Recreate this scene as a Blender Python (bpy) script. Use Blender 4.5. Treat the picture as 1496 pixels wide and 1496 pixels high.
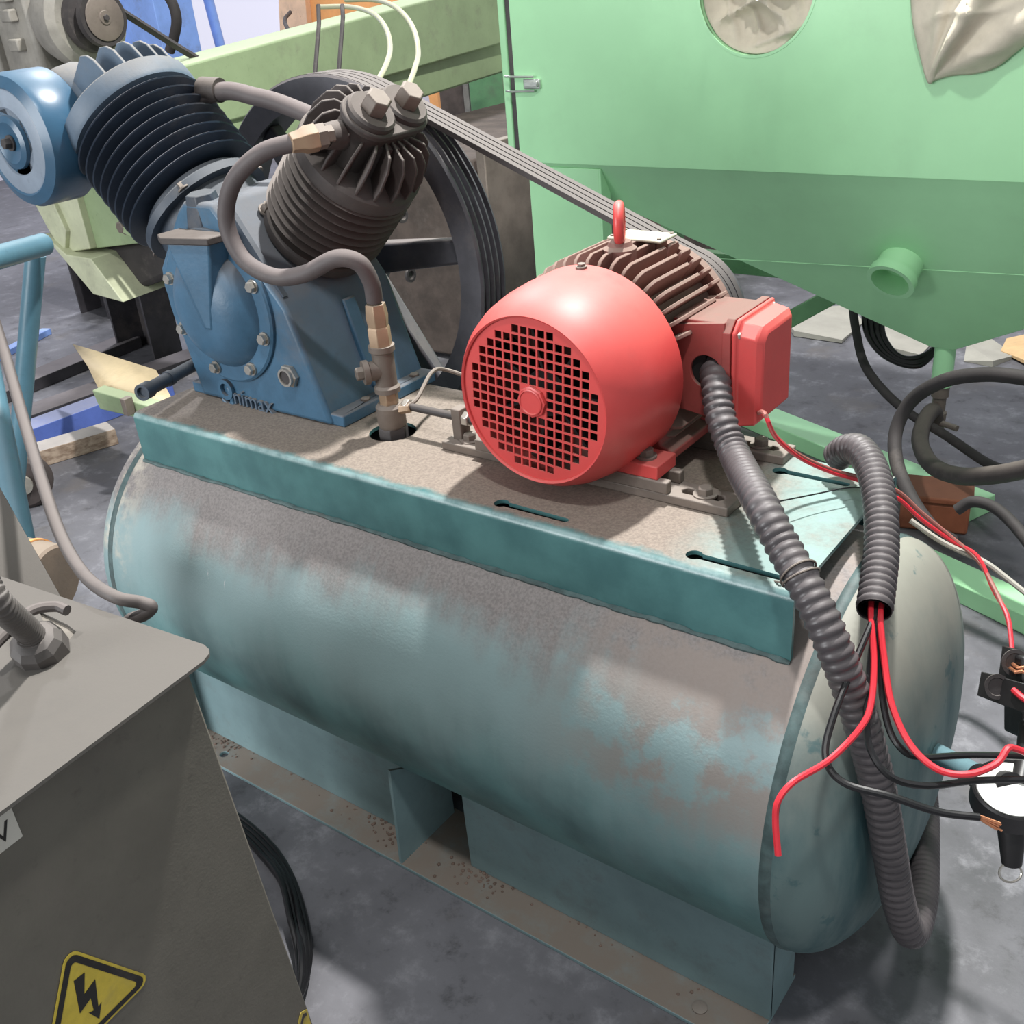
import bpy, bmesh, math, random
from mathutils import Vector, Matrix
random.seed(4)
for o in list(bpy.data.objects): bpy.data.objects.remove(o)
SC = bpy.context.scene
COL = SC.collection
PI = math.pi

# ------------------------------------------------------------------ camera
CAM = Vector((0.9498, -1.174, 1.4222)); YAW, PITCH, ROLL, FPX = -0.6757, -0.4838, -0.0911, 1523.08
FWD = Vector((math.sin(YAW)*math.cos(PITCH), math.cos(YAW)*math.cos(PITCH), math.sin(PITCH)))
_r = FWD.cross(Vector((0, 0, 1))).normalized(); _u = _r.cross(FWD)
RGT = _r*math.cos(ROLL) + _u*math.sin(ROLL); UPV = -_r*math.sin(ROLL) + _u*math.cos(ROLL)
cd = bpy.data.cameras.new('camera'); cd.sensor_width = 36; cd.sensor_height = 36; cd.lens = FPX/1496*36
cd.clip_start = 0.02; cd.clip_end = 200
cam = bpy.data.objects.new('camera', cd); COL.objects.link(cam)
M = Matrix.Identity(4)
for i in range(3):
    M[i][0] = RGT[i]; M[i][1] = UPV[i]; M[i][2] = -FWD[i]; M[i][3] = CAM[i]
cam.matrix_world = M
SC.camera = cam

def ray(x, y):
    return (FWD*FPX + RGT*(x-748) - UPV*(y-748)).normalized()
def AX(x, y, v):
    d = ray(x, y); return CAM + d*((v-CAM.x)/d.x)
def AY(x, y, v):
    d = ray(x, y); return CAM + d*((v-CAM.y)/d.y)
def AZ(x, y, v):
    d = ray(x, y); return CAM + d*((v-CAM.z)/d.z)
def AD(x, y, dist):
    return CAM + ray(x, y)*dist

# ------------------------------------------------------------------ light
wd = bpy.data.worlds.new('world'); SC.world = wd; wd.use_nodes = True
bg = wd.node_tree.nodes['Background']; bg.inputs[0].default_value = (0.93, 0.97, 1.0, 1); bg.inputs[1].default_value = 0.38
def area(name, loc, aim, size, power, col=(1, 1, 1)):
    l = bpy.data.lights.new(name, 'AREA'); l.shape = 'DISK'; l.size = size; l.energy = power; l.color = col
    o = bpy.data.objects.new(name, l); COL.objects.link(o); o.location = loc
    o.rotation_euler = (Vector(aim)-Vector(loc)).to_track_quat('-Z', 'Y').to_euler()
    return o
area('high_bay_lamp', (0.10, 1.14, 4.1), (0.1, 0, 0.6), 0.18, 235, (1.0, 0.98, 0.95))
area('high_bay_lamp.001', (1.2, -1.7, 5.0), (0.2, 0.8, 0.9), 0.3, 80, (1.0, 0.99, 0.97))
area('wall_fill_lamp', (-4.2, 3.4, 5.2), (-3.6, 3.0, 0), 0.6, 230, (0.95, 0.96, 1.0))  # fill added to brighten the back-left wall, no known fitting there
area('doorway_daylight', (-2.2, -4.6, 1.9), (0.0, 0.4, 0.6), 2.6, 170, (0.96, 0.98, 1.0))
SC.view_settings.view_transform = 'Standard'; SC.view_settings.look = 'None'
SC.view_settings.gamma = 1; SC.view_settings.use_curve_mapping = False
SC.view_settings.exposure = 0.2

# ------------------------------------------------------------------ materials
MAT = {}
def s2l(c):
    return tuple(((v/255)/12.92 if v/255 <= 0.04045 else ((v/255+0.055)/1.055)**2.4) for v in c)
class NT:
    def __init__(s, name):
        m = bpy.data.materials.new(name); m.use_nodes = True
        s.m = m; s.t = m.node_tree; s.b = s.t.nodes['Principled BSDF']; MAT[name] = m
        s.co = s.t.nodes.new('ShaderNodeTexCoord'); s.geo = s.t.nodes.new('ShaderNodeNewGeometry')
    def link(s, a, b): s.t.links.new(a, b)
    def noise(s, scale, detail=5, rough=0.6, vec=None, dist=0.0):
        n = s.t.nodes.new('ShaderNodeTexNoise'); n.inputs['Scale'].default_value = scale
        n.inputs['Detail'].default_value = detail; n.inputs['Roughness'].default_value = rough; n.inputs['Distortion'].default_value = dist
        s.link(vec if vec is not None else s.geo.outputs['Position'], n.inputs['Vector']); return n.outputs['Fac']
    def scaled(s, v):
        n = s.t.nodes.new('ShaderNodeVectorMath'); n.operation = 'MULTIPLY'; n.inputs[1].default_value = v
        s.link(s.geo.outputs['Position'], n.inputs[0]); return n.outputs[0]
    def ramp(s, f, a, b, lo=0.0, hi=1.0):
        n = s.t.nodes.new('ShaderNodeMapRange'); n.interpolation_type = 'SMOOTHSTEP'
        n.inputs[1].default_value = a; n.inputs[2].default_value = b; n.inputs[3].default_value = lo; n.inputs[4].default_value = hi
        s.link(f, n.inputs[0]); return n.outputs[0]
    def math(s, op, a, b=None):
        n = s.t.nodes.new('ShaderNodeMath'); n.operation = op
        for i, v in enumerate((a, b)):
            if v is None: continue
            if isinstance(v, (int, float)): n.inputs[i].default_value = v
            else: s.link(v, n.inputs[i])
        return n.outputs[0]
    def mix(s, f, a, b):
        n = s.t.nodes.new('ShaderNodeMix'); n.data_type = 'RGBA'
        if isinstance(f, (int, float)): n.inputs[0].default_value = f
        else: s.link(f, n.inputs[0])
        for sock, v in ((n.inputs[6], a), (n.inputs[7], b)):
            if isinstance(v, tuple): sock.default_value = (*v, 1)
            else: s.link(v, sock)
        return n.outputs[2]
    def sep(s, v):
        n = s.t.nodes.new('ShaderNodeSeparateXYZ'); s.link(v, n.inputs[0]); return n.outputs
    def bump(s, f, strength, dist=0.002):
        n = s.t.nodes.new('ShaderNodeBump'); n.inputs['Strength'].default_value = strength; n.inputs['Distance'].default_value = dist
        s.link(f, n.inputs['Height']); s.link(n.outputs[0], s.b.inputs['Normal'])
    def out(s, col, rough=0.5, metal=0.0):
        if isinstance(col, tuple): s.b.inputs['Base Color'].default_value = (*col, 1)
        else: s.link(col, s.b.inputs['Base Color'])
        if isinstance(rough, (int, float)): s.b.inputs['Roughness'].default_value = rough
        else: s.link(rough, s.b.inputs['Roughness'])
        s.b.inputs['Metallic'].default_value = metal
        return s.m
def paint(name, col, rough=0.45, dust=None, amt=0.0, var=0.15, bump=0.15, metal=0.0, lo=0.45, hi=0.9, bscale=180, nscale=9, grime=0.4, wear=None, wearcol=None):
    n = NT(name); col = s2l(col)
    big = n.noise(nscale, 6, 0.65)
    c = n.mix(n.ramp(big, 0.3, 0.7), tuple(v*(1-var) for v in col), tuple(min(1, v*(1+var)) for v in col))
    sp = n.noise(48, 8, 0.72)
    c = n.mix(n.ramp(sp, 0.56, 0.75, 0, grime), c, tuple(v*0.45 for v in col))
    c = n.mix(n.ramp(n.noise(5.5, 9, 0.74), 0.52, 0.70, 0, grime*0.8), c, s2l((112, 104, 98)))
    r = rough
    if wear:
        wf = n.ramp(n.noise(26, 8, 0.7), wear, wear+0.04)
        c = n.mix(wf, c, s2l(wearcol))
    if dust:
        nz = n.sep(n.geo.outputs['Normal'])[2]
        f = n.ramp(nz, lo, hi)
        f = n.math('MULTIPLY', f, n.ramp(n.noise(14, 7, 0.7), 0.2, 0.55, 0.55, 1.0))
        f = n.math('MULTIPLY', f, amt)
        c = n.mix(f, c, s2l(dust)); r = n.math('ADD', n.math('MULTIPLY', f, 0.9-rough), rough)
    if bump: n.bump(n.noise(bscale, 4, 0.6), bump, 0.001)
    return n.out(c, r, metal)

DUST = (148, 138, 128)
# concrete floor
n = NT('concrete')
a = n.noise(1.3, 8, 0.62); b = n.noise(9, 9, 0.72); f3 = n.noise(70, 5, 0.7)
c = n.mix(n.ramp(a, 0.32, 0.68), s2l((78, 78, 82)), s2l((116, 116, 122)))
c = n.mix(n.ramp(b, 0.50, 0.72, 0, 0.6), c, s2l((156, 156, 162)))
c = n.mix(n.ramp(b, 0.47, 0.30, 0, 0.8), c, s2l((60, 59, 62)))
c = n.mix(n.ramp(n.noise(3.2, 6, 0.6), 0.55, 0.72, 0, 0.6), c, s2l((98, 92, 86)))
c = n.mix(n.ramp(n.noise(30, 8, 0.8), 0.70, 0.72), c, s2l((176, 174, 172)))
n.bump(f3, 0.2, 0.002); n.out(c, n.ramp(a, 0.3, 0.7, 0.42, 0.66))
# tank paint : teal under settled brown dust, drips and scratches
def tank_mat(name, lo, hi, amt, teal=(84, 128, 128), extra=True):
    n = NT(name); P = n.sep(n.geo.outputs['Position'])
    big = n.noise(4.5, 7, 0.68); drip = n.noise(1.0, 6, 0.62, n.scaled((34, 2.0, 2.0))); fine = n.noise(230, 4, 0.6)
    base = n.mix(n.ramp(n.noise(7, 6, 0.6), 0.3, 0.7), s2l(tuple(v*0.82 for v in teal)), s2l(tuple(min(255, v*1.12) for v in teal)))
    z = n.math('ADD', P[2], n.math('MULTIPLY', n.math('SUBTRACT', big, 0.5), 0.20))
    z = n.math('ADD', z, n.math('MULTIPLY', n.math('SUBTRACT', drip, 0.5), 0.07))
    d = n.ramp(z, lo, hi)
    pale = n.ramp(z, lo-0.27, lo+0.0, 0.0, 0.85)
    c = n.mix(pale, base, s2l((150, 172, 174)))
    dc = n.mix(n.ramp(fine, 0.3, 0.7), s2l((120, 110, 108)), s2l((146, 136, 133)))
    c = n.mix(n.math('MULTIPLY', d, amt), c, dc)
    if extra:
        # rubbed dry patches on the right-hand end and scuffs on the left
        right = n.math('MULTIPLY', n.ramp(P[0], 0.18, 0.46), n.ramp(z, 0.40, 0.50))
        right = n.math('MULTIPLY', right, n.ramp(n.noise(9, 7, 0.65), 0.40, 0.52, 0.0, 0.85))
        c = n.mix(right, c, s2l((150, 138, 131)))
        scr = n.ramp(n.noise(1.0, 8, 0.75, n.scaled((55, 13, 13))), 0.66, 0.70)
        scr = n.math('MULTIPLY', scr, n.math('MULTIPLY', n.ramp(P[0], -0.62, -0.5), n.ramp(P[0], 0.0, -0.16)))
        scr = n.math('MULTIPLY', scr, n.math('MULTIPLY', n.ramp(P[2], 0.46, 0.52), n.ramp(P[2], 0.63, 0.58)))
        c = n.mix(scr, c, s2l((205, 205, 205)))
        rub = n.math('MULTIPLY', n.ramp(P[0], -0.66, -0.74), n.ramp(n.noise(8, 6, 0.7), 0.42, 0.58, 0, 0.8))
        rub = n.math('MULTIPLY', rub, n.ramp(P[2], 0.38, 0.48))
        c = n.mix(rub, c, s2l((200, 192, 176)))
    chip = n.ramp(n.noise(24, 8, 0.8), 0.71, 0.73)
    c = n.mix(chip, c, s2l((96, 84, 78)))
    n.bump(n.math('ADD', fine, n.noise(12, 5, 0.6)), 0.25, 0.0015)
    n.out(c, n.math('ADD', n.math('MULTIPLY', d, 0.35), 0.38))
tank_mat('tank_paint', 0.53, 0.62, 0.9)
# head of the tank : dusty and smeared
n = NT('tank_head'); P = n.sep(n.geo.outputs['Position'])
sm = n.noise(1.0, 7, 0.65, n.scaled((9, 9, 2.0))); big = n.noise(5, 6, 0.6)
c = n.mix(n.ramp(sm, 0.34, 0.62), s2l((52, 88, 93)), s2l((100, 122, 121)))
z = n.math('ADD', P[2], n.math('MULTIPLY', n.math('SUBTRACT', big, 0.5), 0.3))
c = n.mix(n.ramp(z, 0.46, 0.66, 0, 0.8), c, s2l((156, 152, 140)))
c = n.mix(n.ramp(n.noise(15, 5, 0.6), 0.62, 0.68, 0, 0.7), c, s2l((58, 96, 100)))
n.bump(n.noise(60, 5, 0.6), 0.2, 0.001); n.out(c, 0.6)
# platform
n = NT('platform_paint'); P = n.sep(n.geo.outputs['Position']); N = n.sep(n.geo.outputs['Normal'])
big = n.noise(5, 8, 0.68); fine = n.noise(260, 4, 0.6)
base = n.mix(n.ramp(n.noise(8, 6, 0.6), 0.3, 0.7), s2l((66, 106, 108)), s2l((86, 131, 131)))
dust = n.mix(n.ramp(fine, 0.3, 0.7), s2l((118, 108, 99)), s2l((142, 131, 120)))
edge = n.math('ADD', n.math('ADD', P[1], 0.168), n.math('MULTIPLY', n.math('SUBTRACT', n.noise(14, 7, 0.7), 0.5), 0.05))
f = n.math('MULTIPLY', n.ramp(N[2], 0.6, 0.95), n.ramp(edge, -0.012, 0.004))
rt = n.math('MULTIPLY', n.ramp(P[0], 0.36, 0.48), n.ramp(big, 0.42, 0.62, 0.15, 0.75))
f = n.math('MULTIPLY', f, n.math('SUBTRACT', 1.0, rt))
c = n.mix(f, base, dust)
c = n.mix(n.math('MULTIPLY', rt, n.ramp(N[2], 0.6, 0.95)), c, s2l((150, 176, 172)))
c = n.mix(n.ramp(n.math('ADD', N[2], n.math('MULTIPLY', fine, 0.3)), 0.45, 0.85, 0, 0.0), c, base)
bend_highlight = n.math('MULTIPLY', n.ramp(N[2], 0.12, 0.5), n.ramp(N[2], 0.97, 0.7))
c = n.mix(n.math('MULTIPLY', bend_highlight, n.ramp(n.noise(30, 6, 0.7), 0.3, 0.6, 0.25, 0.7)), c, s2l((164, 188, 188)))  # pale lamp highlight painted along the bend, mixed with some edge wear
n.bump(fine, 0.25, 0.001); n.out(c, n.math('ADD', n.math('MULTIPLY', f, 0.5), 0.28))
paint('foot_paint', (126, 152, 156), 0.55, (130, 118, 108), 0.95, var=0.14, lo=0.6, hi=0.95, nscale=6, wear=0.70, wearcol=(70, 150, 165))
paint('weld', (74, 94, 94), 0.6, var=0.3, nscale=40, bump=0.5, bscale=90)
paint('pump_blue', (62, 98, 124), 0.4, (106, 106, 108), 0.9, var=0.16, bump=0.35, bscale=120, lo=0.15, hi=0.7)
paint('pump_dark', (52, 62, 74), 0.5, (104, 106, 108), 0.7, var=0.2, bump=0.3, lo=0.2, hi=0.9)
paint('fin_blue', (44, 56, 72), 0.5, (150, 150, 154), 0.55, var=0.2, bump=0.2, lo=0.3, hi=0.9)
paint('head_blue', (82, 98, 114), 0.5, (126, 122, 117), 0.85, var=0.16, bump=0.3, lo=0.3, hi=0.85)
paint('filter_blue', (50, 86, 112), 0.3, (112, 128, 140), 0.35, var=0.1, bump=0.05, lo=0.5, hi=1.0, grime=0.2)
paint('filter_face', (128, 140, 154), 0.45, var=0.14, bump=0.1)
paint('grease_iron', (64, 58, 56), 0.6, (112, 104, 98), 0.7, var=0.25, bump=0.5, bscale=90, lo=0.25, hi=0.9)
paint('fin_brown', (62, 54, 52), 0.6, (140, 132, 126), 0.6, var=0.25, bump=0.35, lo=0.2, hi=0.9)
paint('wheel_dark', (72, 72, 78), 0.5, (118, 110, 106), 0.8, var=0.25, bump=0.2)
paint('belt_rubber', (78, 74, 74), 0.75, (112, 106, 103), 0.8, var=0.12, bump=0.2)
paint('hose_rubber', (84, 77, 77), 0.6, (118, 109, 107), 0.75, var=0.12, bump=0.15, lo=0.1, hi=0.9)
paint('brass', (158, 134, 110), 0.42, (150, 140, 130), 0.7, var=0.15, metal=0.35)
paint('dull_iron', (112, 102, 94), 0.55, (150, 142, 134), 0.7, var=0.2, bump=0.4, bscale=90, metal=0.2)
paint('dark_iron', (62, 58, 58), 0.55, (110, 104, 100), 0.6, var=0.2, bump=0.4, metal=0.1)
paint('bright_steel', (190, 186, 178), 0.3, (160, 154, 148), 0.5, var=0.1, metal=0.8)
paint('motor_red', (204, 74, 72), 0.36, (206, 150, 140), 0.32, var=0.06, bump=0.05, lo=0.3, hi=1.0, wear=0.70, wearcol=(150, 118, 104), grime=0.14)
paint('motor_red_dusty', (150, 66, 62), 0.55, (124, 100, 91), 0.95, var=0.14, bump=0.25, lo=0.35, hi=0.85)
paint('fin_red', (132, 90, 82), 0.7, (136, 116, 106), 0.95, var=0.15, bump=0.3, lo=0.1, hi=0.7)
paint('black_void', (18, 16, 16), 0.8, var=0.1, bump=0, grime=0.05)
paint('nameplate', (196, 194, 176), 0.45, (176, 172, 154), 0.5, var=0.12, metal=0.3, bump=0.1)
paint('conduit', (70, 66, 68), 0.32, (112, 105, 105), 0.4, var=0.12, bump=0.05, lo=0.1, hi=1.0)
paint('conduit_dark', (62, 62, 64), 0.4, (120, 116, 114), 0.4, var=0.12, bump=0.05)
paint('wire_black', (22, 22, 24), 0.3, var=0.1, bump=0, grime=0.05)
paint('wire_red', (206, 46, 58), 0.35, var=0.06, bump=0, grime=0.05)
paint('wire_brown', (150, 92, 84), 0.45, var=0.1, bump=0)
paint('copper', (206, 140, 104), 0.35, var=0.2, metal=0.7, bump=0.4, bscale=500, grime=0.05)
paint('cabinet_green', (166, 222, 170), 0.36, var=0.05, bump=0.12, bscale=140, nscale=3, grime=0.06)
paint('frame_green', (104, 152, 106), 0.45, (120, 150, 112), 0.5, var=0.1, bump=0.15)
paint('latch_zinc', (190, 196, 190), 0.3, var=0.1, metal=0.8)
paint('canvas', (204, 195, 177), 0.95, var=0.08, bump=0.6, bscale=60, nscale=16, grime=0.12)
paint('olive', (142, 160, 122), 0.5, (170, 180, 150), 0.6, var=0.1, bump=0.15, nscale=4, wear=0.72, wearcol=(96, 104, 80))
paint('olive_pale', (190, 194, 164), 0.55, var=0.1, bump=0.15, wear=0.7, wearcol=(120, 110, 84))
paint('rust_brown', (80, 70, 64), 0.8, var=0.3, bump=0.4)
paint('rubber_dark', (50, 46, 46), 0.75, var=0.2, bump=0.2)
paint('gear_grey', (138, 134, 126), 0.55, (170, 166, 156), 0.7, var=0.22, bump=0.35, bscale=80)
paint('black_steel', (56, 54, 58), 0.5, (116, 110, 112), 0.75, var=0.25, bump=0.3)
paint('blue_paint', (138, 172, 240), 0.5, (150, 160, 190), 0.5, var=0.1, bump=0.15)
paint('blue_beam', (82, 104, 176), 0.6, (138, 142, 164), 0.85, var=0.12, bump=0.3)
paint('orange', (236, 168, 104), 0.6, var=0.08, bump=0.1)
paint('orange_pale', (244, 206, 172), 0.55, var=0.1, bump=0.1, wear=0.66, wearcol=(206, 140, 96))
paint('wall_paint', (226, 222, 232), 0.85, var=0.03, bump=0.05, nscale=1, grime=0.05)
paint('trolley_blue', (82, 120, 136), 0.36, (118, 146, 158), 0.4, var=0.1, bump=0.08, wear=0.74, wearcol=(200, 206, 206))
paint('tyre', (70, 62, 60), 0.8, (120, 110, 102), 0.6, var=0.2, bump=0.3)
paint('brown_drum', (128, 112, 98), 0.6, (160, 150, 136), 0.5, var=0.2, bump=0.2)
paint('tan_sheet', (196, 176, 138), 0.45, (206, 190, 160), 0.5, var=0.16, bump=0.12, nscale=22, wear=0.68, wearcol=(140, 118, 84))
paint('box_grey', (108, 104, 95), 0.6, (130, 124, 116), 0.9, var=0.1, bump=0.3, bscale=260, nscale=7)
paint('lid_grey', (90, 87, 83), 0.65, (102, 98, 93), 0.9, var=0.12, bump=0.25, bscale=200, nscale=6)
paint('gland', (86, 82, 80), 0.5, (130, 124, 120), 0.7, var=0.12, bump=0.2)
paint('cable_grey', (88, 82, 80), 0.6, (128, 120, 116), 0.6, var=0.1, bump=0.1)
paint('sign_yellow', (214, 190, 70), 0.5, var=0.1, bump=0.1, nscale=40, wear=0.70, wearcol=(160, 136, 60))
paint('sign_black', (34, 32, 30), 0.55, var=0.1, bump=0.1)
paint('sticker', (214, 210, 200), 0.5, var=0.05, bump=0, grime=0.05)
paint('switch_black', (30, 29, 30), 0.42, var=0.15, bump=0.1)
paint('dial', (196, 198, 194), 0.3, var=0.03, bump=0, grime=0.05)
paint('pipe_blue', (108, 140, 148), 0.5, var=0.15, bump=0.2, wear=0.66, wearcol=(84, 110, 116))
paint('rust_box', (150, 88, 62), 0.7, (150, 108, 86), 0.6, var=0.2, bump=0.3)
paint('tube_clear', (178, 178, 146), 0.25, var=0.05, bump=0, grime=0.05)
paint('grit', (118, 100, 90), 0.9, var=0.3, bump=0.2)
paint('paper', (160, 157, 148), 0.8, var=0.08, bump=0.2, grime=0.05)
paint('kraft', (206, 172, 128), 0.8, var=0.1, bump=0.2)
def wood_mat():
    n = NT('wood'); g = n.noise(1.0, 6, 0.6, n.scaled((30, 30, 60)))
    c = n.mix(n.ramp(g, 0.3, 0.7), s2l((120, 100, 84)), s2l((172, 154, 136)))
    N = n.sep(n.geo.outputs['Normal'])
    c = n.mix(n.ramp(N[2], 0.6, 0.95, 0, 0.8), c, s2l((186, 182, 180)))
    n.bump(g, 0.3, 0.002); n.out(c, 0.8)
wood_mat()
n = NT('window_light'); n.out((0.45, 0.45, 0.5), 0.5); n.b.inputs['Emission Color'].default_value = (0.86, 0.85, 1.0, 1); n.b.inputs['Emission Strength'].default_value = 0.5

# ------------------------------------------------------------------ geometry helpers
class MB:
    def __init__(s): s.v = []; s.f = []
    def add(s, vs, fs, mtx=None):
        k = len(s.v)
        s.v += [tuple(mtx @ Vector(v)) if mtx is not None else tuple(v) for v in vs]
        s.f += [tuple(i+k for i in f) for f in fs]; return s
    def box(s, a, b, mtx=None):
        (x0, y0, z0), (x1, y1, z1) = a, b
        vs = [(x0, y0, z0), (x1, y0, z0), (x1, y1, z0), (x0, y1, z0), (x0, y0, z1), (x1, y0, z1), (x1, y1, z1), (x0, y1, z1)]
        return s.add(vs, [(0, 3, 2, 1), (4, 5, 6, 7), (0, 1, 5, 4), (1, 2, 6, 5), (2, 3, 7, 6), (3, 0, 4, 7)], mtx)
    def lathe(s, prof, o=(0, 0, 0), axis=(0, 0, 1), n=32, closed=False):
        # prof: list of (distance along axis, radius)
        q = Vector((0, 0, 1)).rotation_difference(Vector(axis).normalized()).to_matrix()
        o = Vector(o); vs = []; fs = []; m = len(prof)
        for i in range(n):
            t = 2*PI*i/n
            for (h, r) in prof: vs.append(tuple(o + q @ Vector((r*math.cos(t), r*math.sin(t), h))))
        for i in range(n):
            j = (i+1) % n
            for k in range(m-1 if not closed else m):
                k2 = (k+1) % m
                fs.append((i*m+k, j*m+k, j*m+k2, i*m+k2))
        if not closed:
            if prof[0][1] > 1e-6: fs.append(tuple(i*m for i in range(n))[::-1])
            if prof[-1][1] > 1e-6: fs.append(tuple(i*m+m-1 for i in range(n)))
        return s.add(vs, fs)
    def cyl(s, a, b, r, n=20, r2=None):
        a, b = Vector(a), Vector(b); d = b-a
        return s.lathe([(0, r), (d.length, r if r2 is None else r2)], a, d, n)
    def hexbolt(s, o, axis, r, h, washer=None):
        ax = Vector(axis).normalized(); o = Vector(o)
        if washer: s.cyl(o, o+ax*0.003, washer, 20); o = o+ax*0.003
        return s.lathe([(0, r), (h*0.85, r), (h, r*0.86)], o, ax, 6)
    def prism(s, pts, axis, a, b):
        # polygon pts (2D) extruded along 'x','y','z'
        def p(q, t): return {'x': (t, q[0], q[1]), 'y': (q[0], t, q[1]), 'z': (q[0], q[1], t)}[axis]
        n = len(pts); vs = [p(q, a) for q in pts]+[p(q, b) for q in pts]
        fs = [tuple(range(n)), tuple(range(2*n-1, n-1, -1))]+[(i, (i+1) % n+0, (i+1) % n+n, i+n)[::-1] for i in range(n)]
        return s.add(vs, fs)
    def tube(s, pts, r, n=12, cap=True, rad=None):
        pts = [Vector(p) for p in pts]; m = len(pts)
        tan = [(pts[min(i+1, m-1)]-pts[max(i-1, 0)]).normalized() for i in range(m)]
        ref = Vector((0, 0, 1)) if abs(tan[0].z) < 0.9 else Vector((1, 0, 0))
        u = tan[0].cross(ref).normalized(); vs = []
        for i in range(m):
            u = (u - tan[i]*u.dot(tan[i])).normalized(); w = tan[i].cross(u)
            rr = rad[i] if rad else r
            for k in range(n):
                t = 2*PI*k/n; vs.append(tuple(pts[i]+(u*math.cos(t)+w*math.sin(t))*rr))
        fs = []
        for i in range(m-1):
            for k in range(n):
                k2 = (k+1) % n; fs.append((i*n+k, i*n+k2, (i+1)*n+k2, (i+1)*n+k))
        if cap: fs += [tuple(range(n))[::-1], tuple((m-1)*n+k for k in range(n))]
        return s.add(vs, fs)
    def build(s, name, mat, parent=None, bevel=0, smooth=35, seg=2):
        me = bpy.data.meshes.new(name); me.from_pydata(s.v, [], s.f)
        bm = bmesh.new(); bm.from_mesh(me); bmesh.ops.recalc_face_normals(bm, faces=bm.faces); bm.to_mesh(me); bm.free()
        return link(name, me, mat, parent, bevel, smooth, seg)
def link(name, me, mat, parent=None, bevel=0, smooth=35, seg=2):
    o = bpy.data.objects.new(name, me); COL.objects.link(o)
    me.materials.clear(); me.materials.append(MAT[mat])
    if smooth:
        me.polygons.foreach_set('use_smooth', [True]*len(me.polygons)); me.set_sharp_from_angle(angle=math.radians(smooth))
    if bevel:
        b = o.modifiers.new('bevel', 'BEVEL'); b.width = bevel; b.segments = seg; b.limit_method = 'ANGLE'; b.angle_limit = math.radians(40)
        b.harden_normals = False
    if parent is not None: setpar(o, parent)
    return o
def setpar(o, p):
    o.parent = p
    o.matrix_parent_inverse = world(p).inverted()
def world(o):
    m = o.matrix_basis.copy()
    if o.parent is not None: m = world(o.parent) @ o.matrix_parent_inverse @ m
    return m
def thing(name, loc, label, cat, group=None):
    o = bpy.data.objects.new(name, None); COL.objects.link(o); o.location = loc; o.empty_display_size = 0.05
    tag(o, label, cat, group); return o
def tag(o, label, cat, group=None):
    o['label'] = label; o['category'] = cat
    if group: o['group'] = group
    return o
def struct(o):
    o['kind'] = 'structure'; return o
def share(o, name, mtx, parent):
    c = bpy.data.objects.new(name, o.data); COL.objects.link(c)
    for md in o.modifiers:
        if md.type == 'BEVEL':
            b = c.modifiers.new('bevel', 'BEVEL'); b.width = md.width; b.segments = md.segments; b.limit_method = 'ANGLE'; b.angle_limit = md.angle_limit
    c.matrix_basis = mtx; setpar(c, parent); return c
def spline(pts, n=8):
    pts = [Vector(p) for p in pts]; out = []
    P = [pts[0]*2-pts[1]]+pts+[pts[-1]*2-pts[-2]]
    for i in range(1, len(P)-2):
        for k in range(n):
            t = k/n; a, b, c, d = P[i-1], P[i], P[i+1], P[i+2]
            out.append(0.5*((2*b)+(c-a)*t+(2*a-5*b+4*c-d)*t*t+(3*b-a-3*c+d)*t**3))
    out.append(pts[-1]); return out
def resample(pts, step):
    out = [pts[0]]; acc = 0.0
    for i in range(1, len(pts)):
        a, b = pts[i-1], pts[i]; L = (b-a).length; t = step-acc
        while t <= L:
            out.append(a+(b-a)*(t/L)); t += step
        acc = (acc+L) % step
    out.append(pts[-1]); return out
def hose(name, pts, r, mat, parent=None, n=12, k=8):
    return MB().tube(spline(pts, k), r, n).build(name, mat, parent)
def circle(cx, cy, r, n=32, a0=0): return [(cx+r*math.cos(a0+2*PI*i/n), cy+r*math.sin(a0+2*PI*i/n)) for i in range(n)]
def plate(name, outer, holes, t, mtx, mat, parent=None, bevel=0, smooth=30):
    # flat sheet with real holes: 2D outline filled and extruded by t, then placed by mtx
    cu = bpy.data.curves.new(name, 'CURVE'); cu.dimensions = '2D'; cu.fill_mode = 'BOTH'; cu.extrude = t/2
    for ring in [outer]+list(holes):
        sp = cu.splines.new('POLY'); sp.points.add(len(ring)-1)
        for i, q in enumerate(ring): sp.points[i].co = (q[0], q[1], 0, 1)
        sp.use_cyclic_u = True
    ob = bpy.data.objects.new(name+'_tmp', cu); COL.objects.link(ob)
    dg = bpy.context.evaluated_depsgraph_get(); me = bpy.data.meshes.new_from_object(ob.evaluated_get(dg))
    bpy.data.objects.remove(ob); bpy.data.curves.remove(cu)
    me.transform(mtx); me.name = name
    bm = bmesh.new(); bm.from_mesh(me); bmesh.ops.remove_doubles(bm, verts=bm.verts, dist=1e-6); bmesh.ops.recalc_face_normals(bm, faces=bm.faces); bm.to_mesh(me); bm.free()
    return link(name, me, mat, parent, bevel, smooth)
def text_mesh(name, body, size, ext, mtx, mat, parent):
    cu = bpy.data.curves.new(name, 'FONT'); cu.body = body; cu.size = size; cu.extrude = ext; cu.align_x = 'LEFT'
    ob = bpy.data.objects.new(name+'_tmp', cu); COL.objects.link(ob)
    dg = bpy.context.evaluated_depsgraph_get(); me = bpy.data.meshes.new_from_object(ob.evaluated_get(dg))
    bpy.data.objects.remove(ob); bpy.data.curves.remove(cu)
    me.transform(mtx); return link(name, me, mat, parent, 0, 30)
def basis(o, x, y):
    x = Vector(x).normalized(); y = Vector(y); y = (y-x*y.dot(x)).normalized(); z = x.cross(y)
    m = Matrix.Identity(4)
    for i in range(3): m[i][0] = x[i]; m[i][1] = y[i]; m[i][2] = z[i]; m[i][3] = o[i]
    return m
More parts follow.
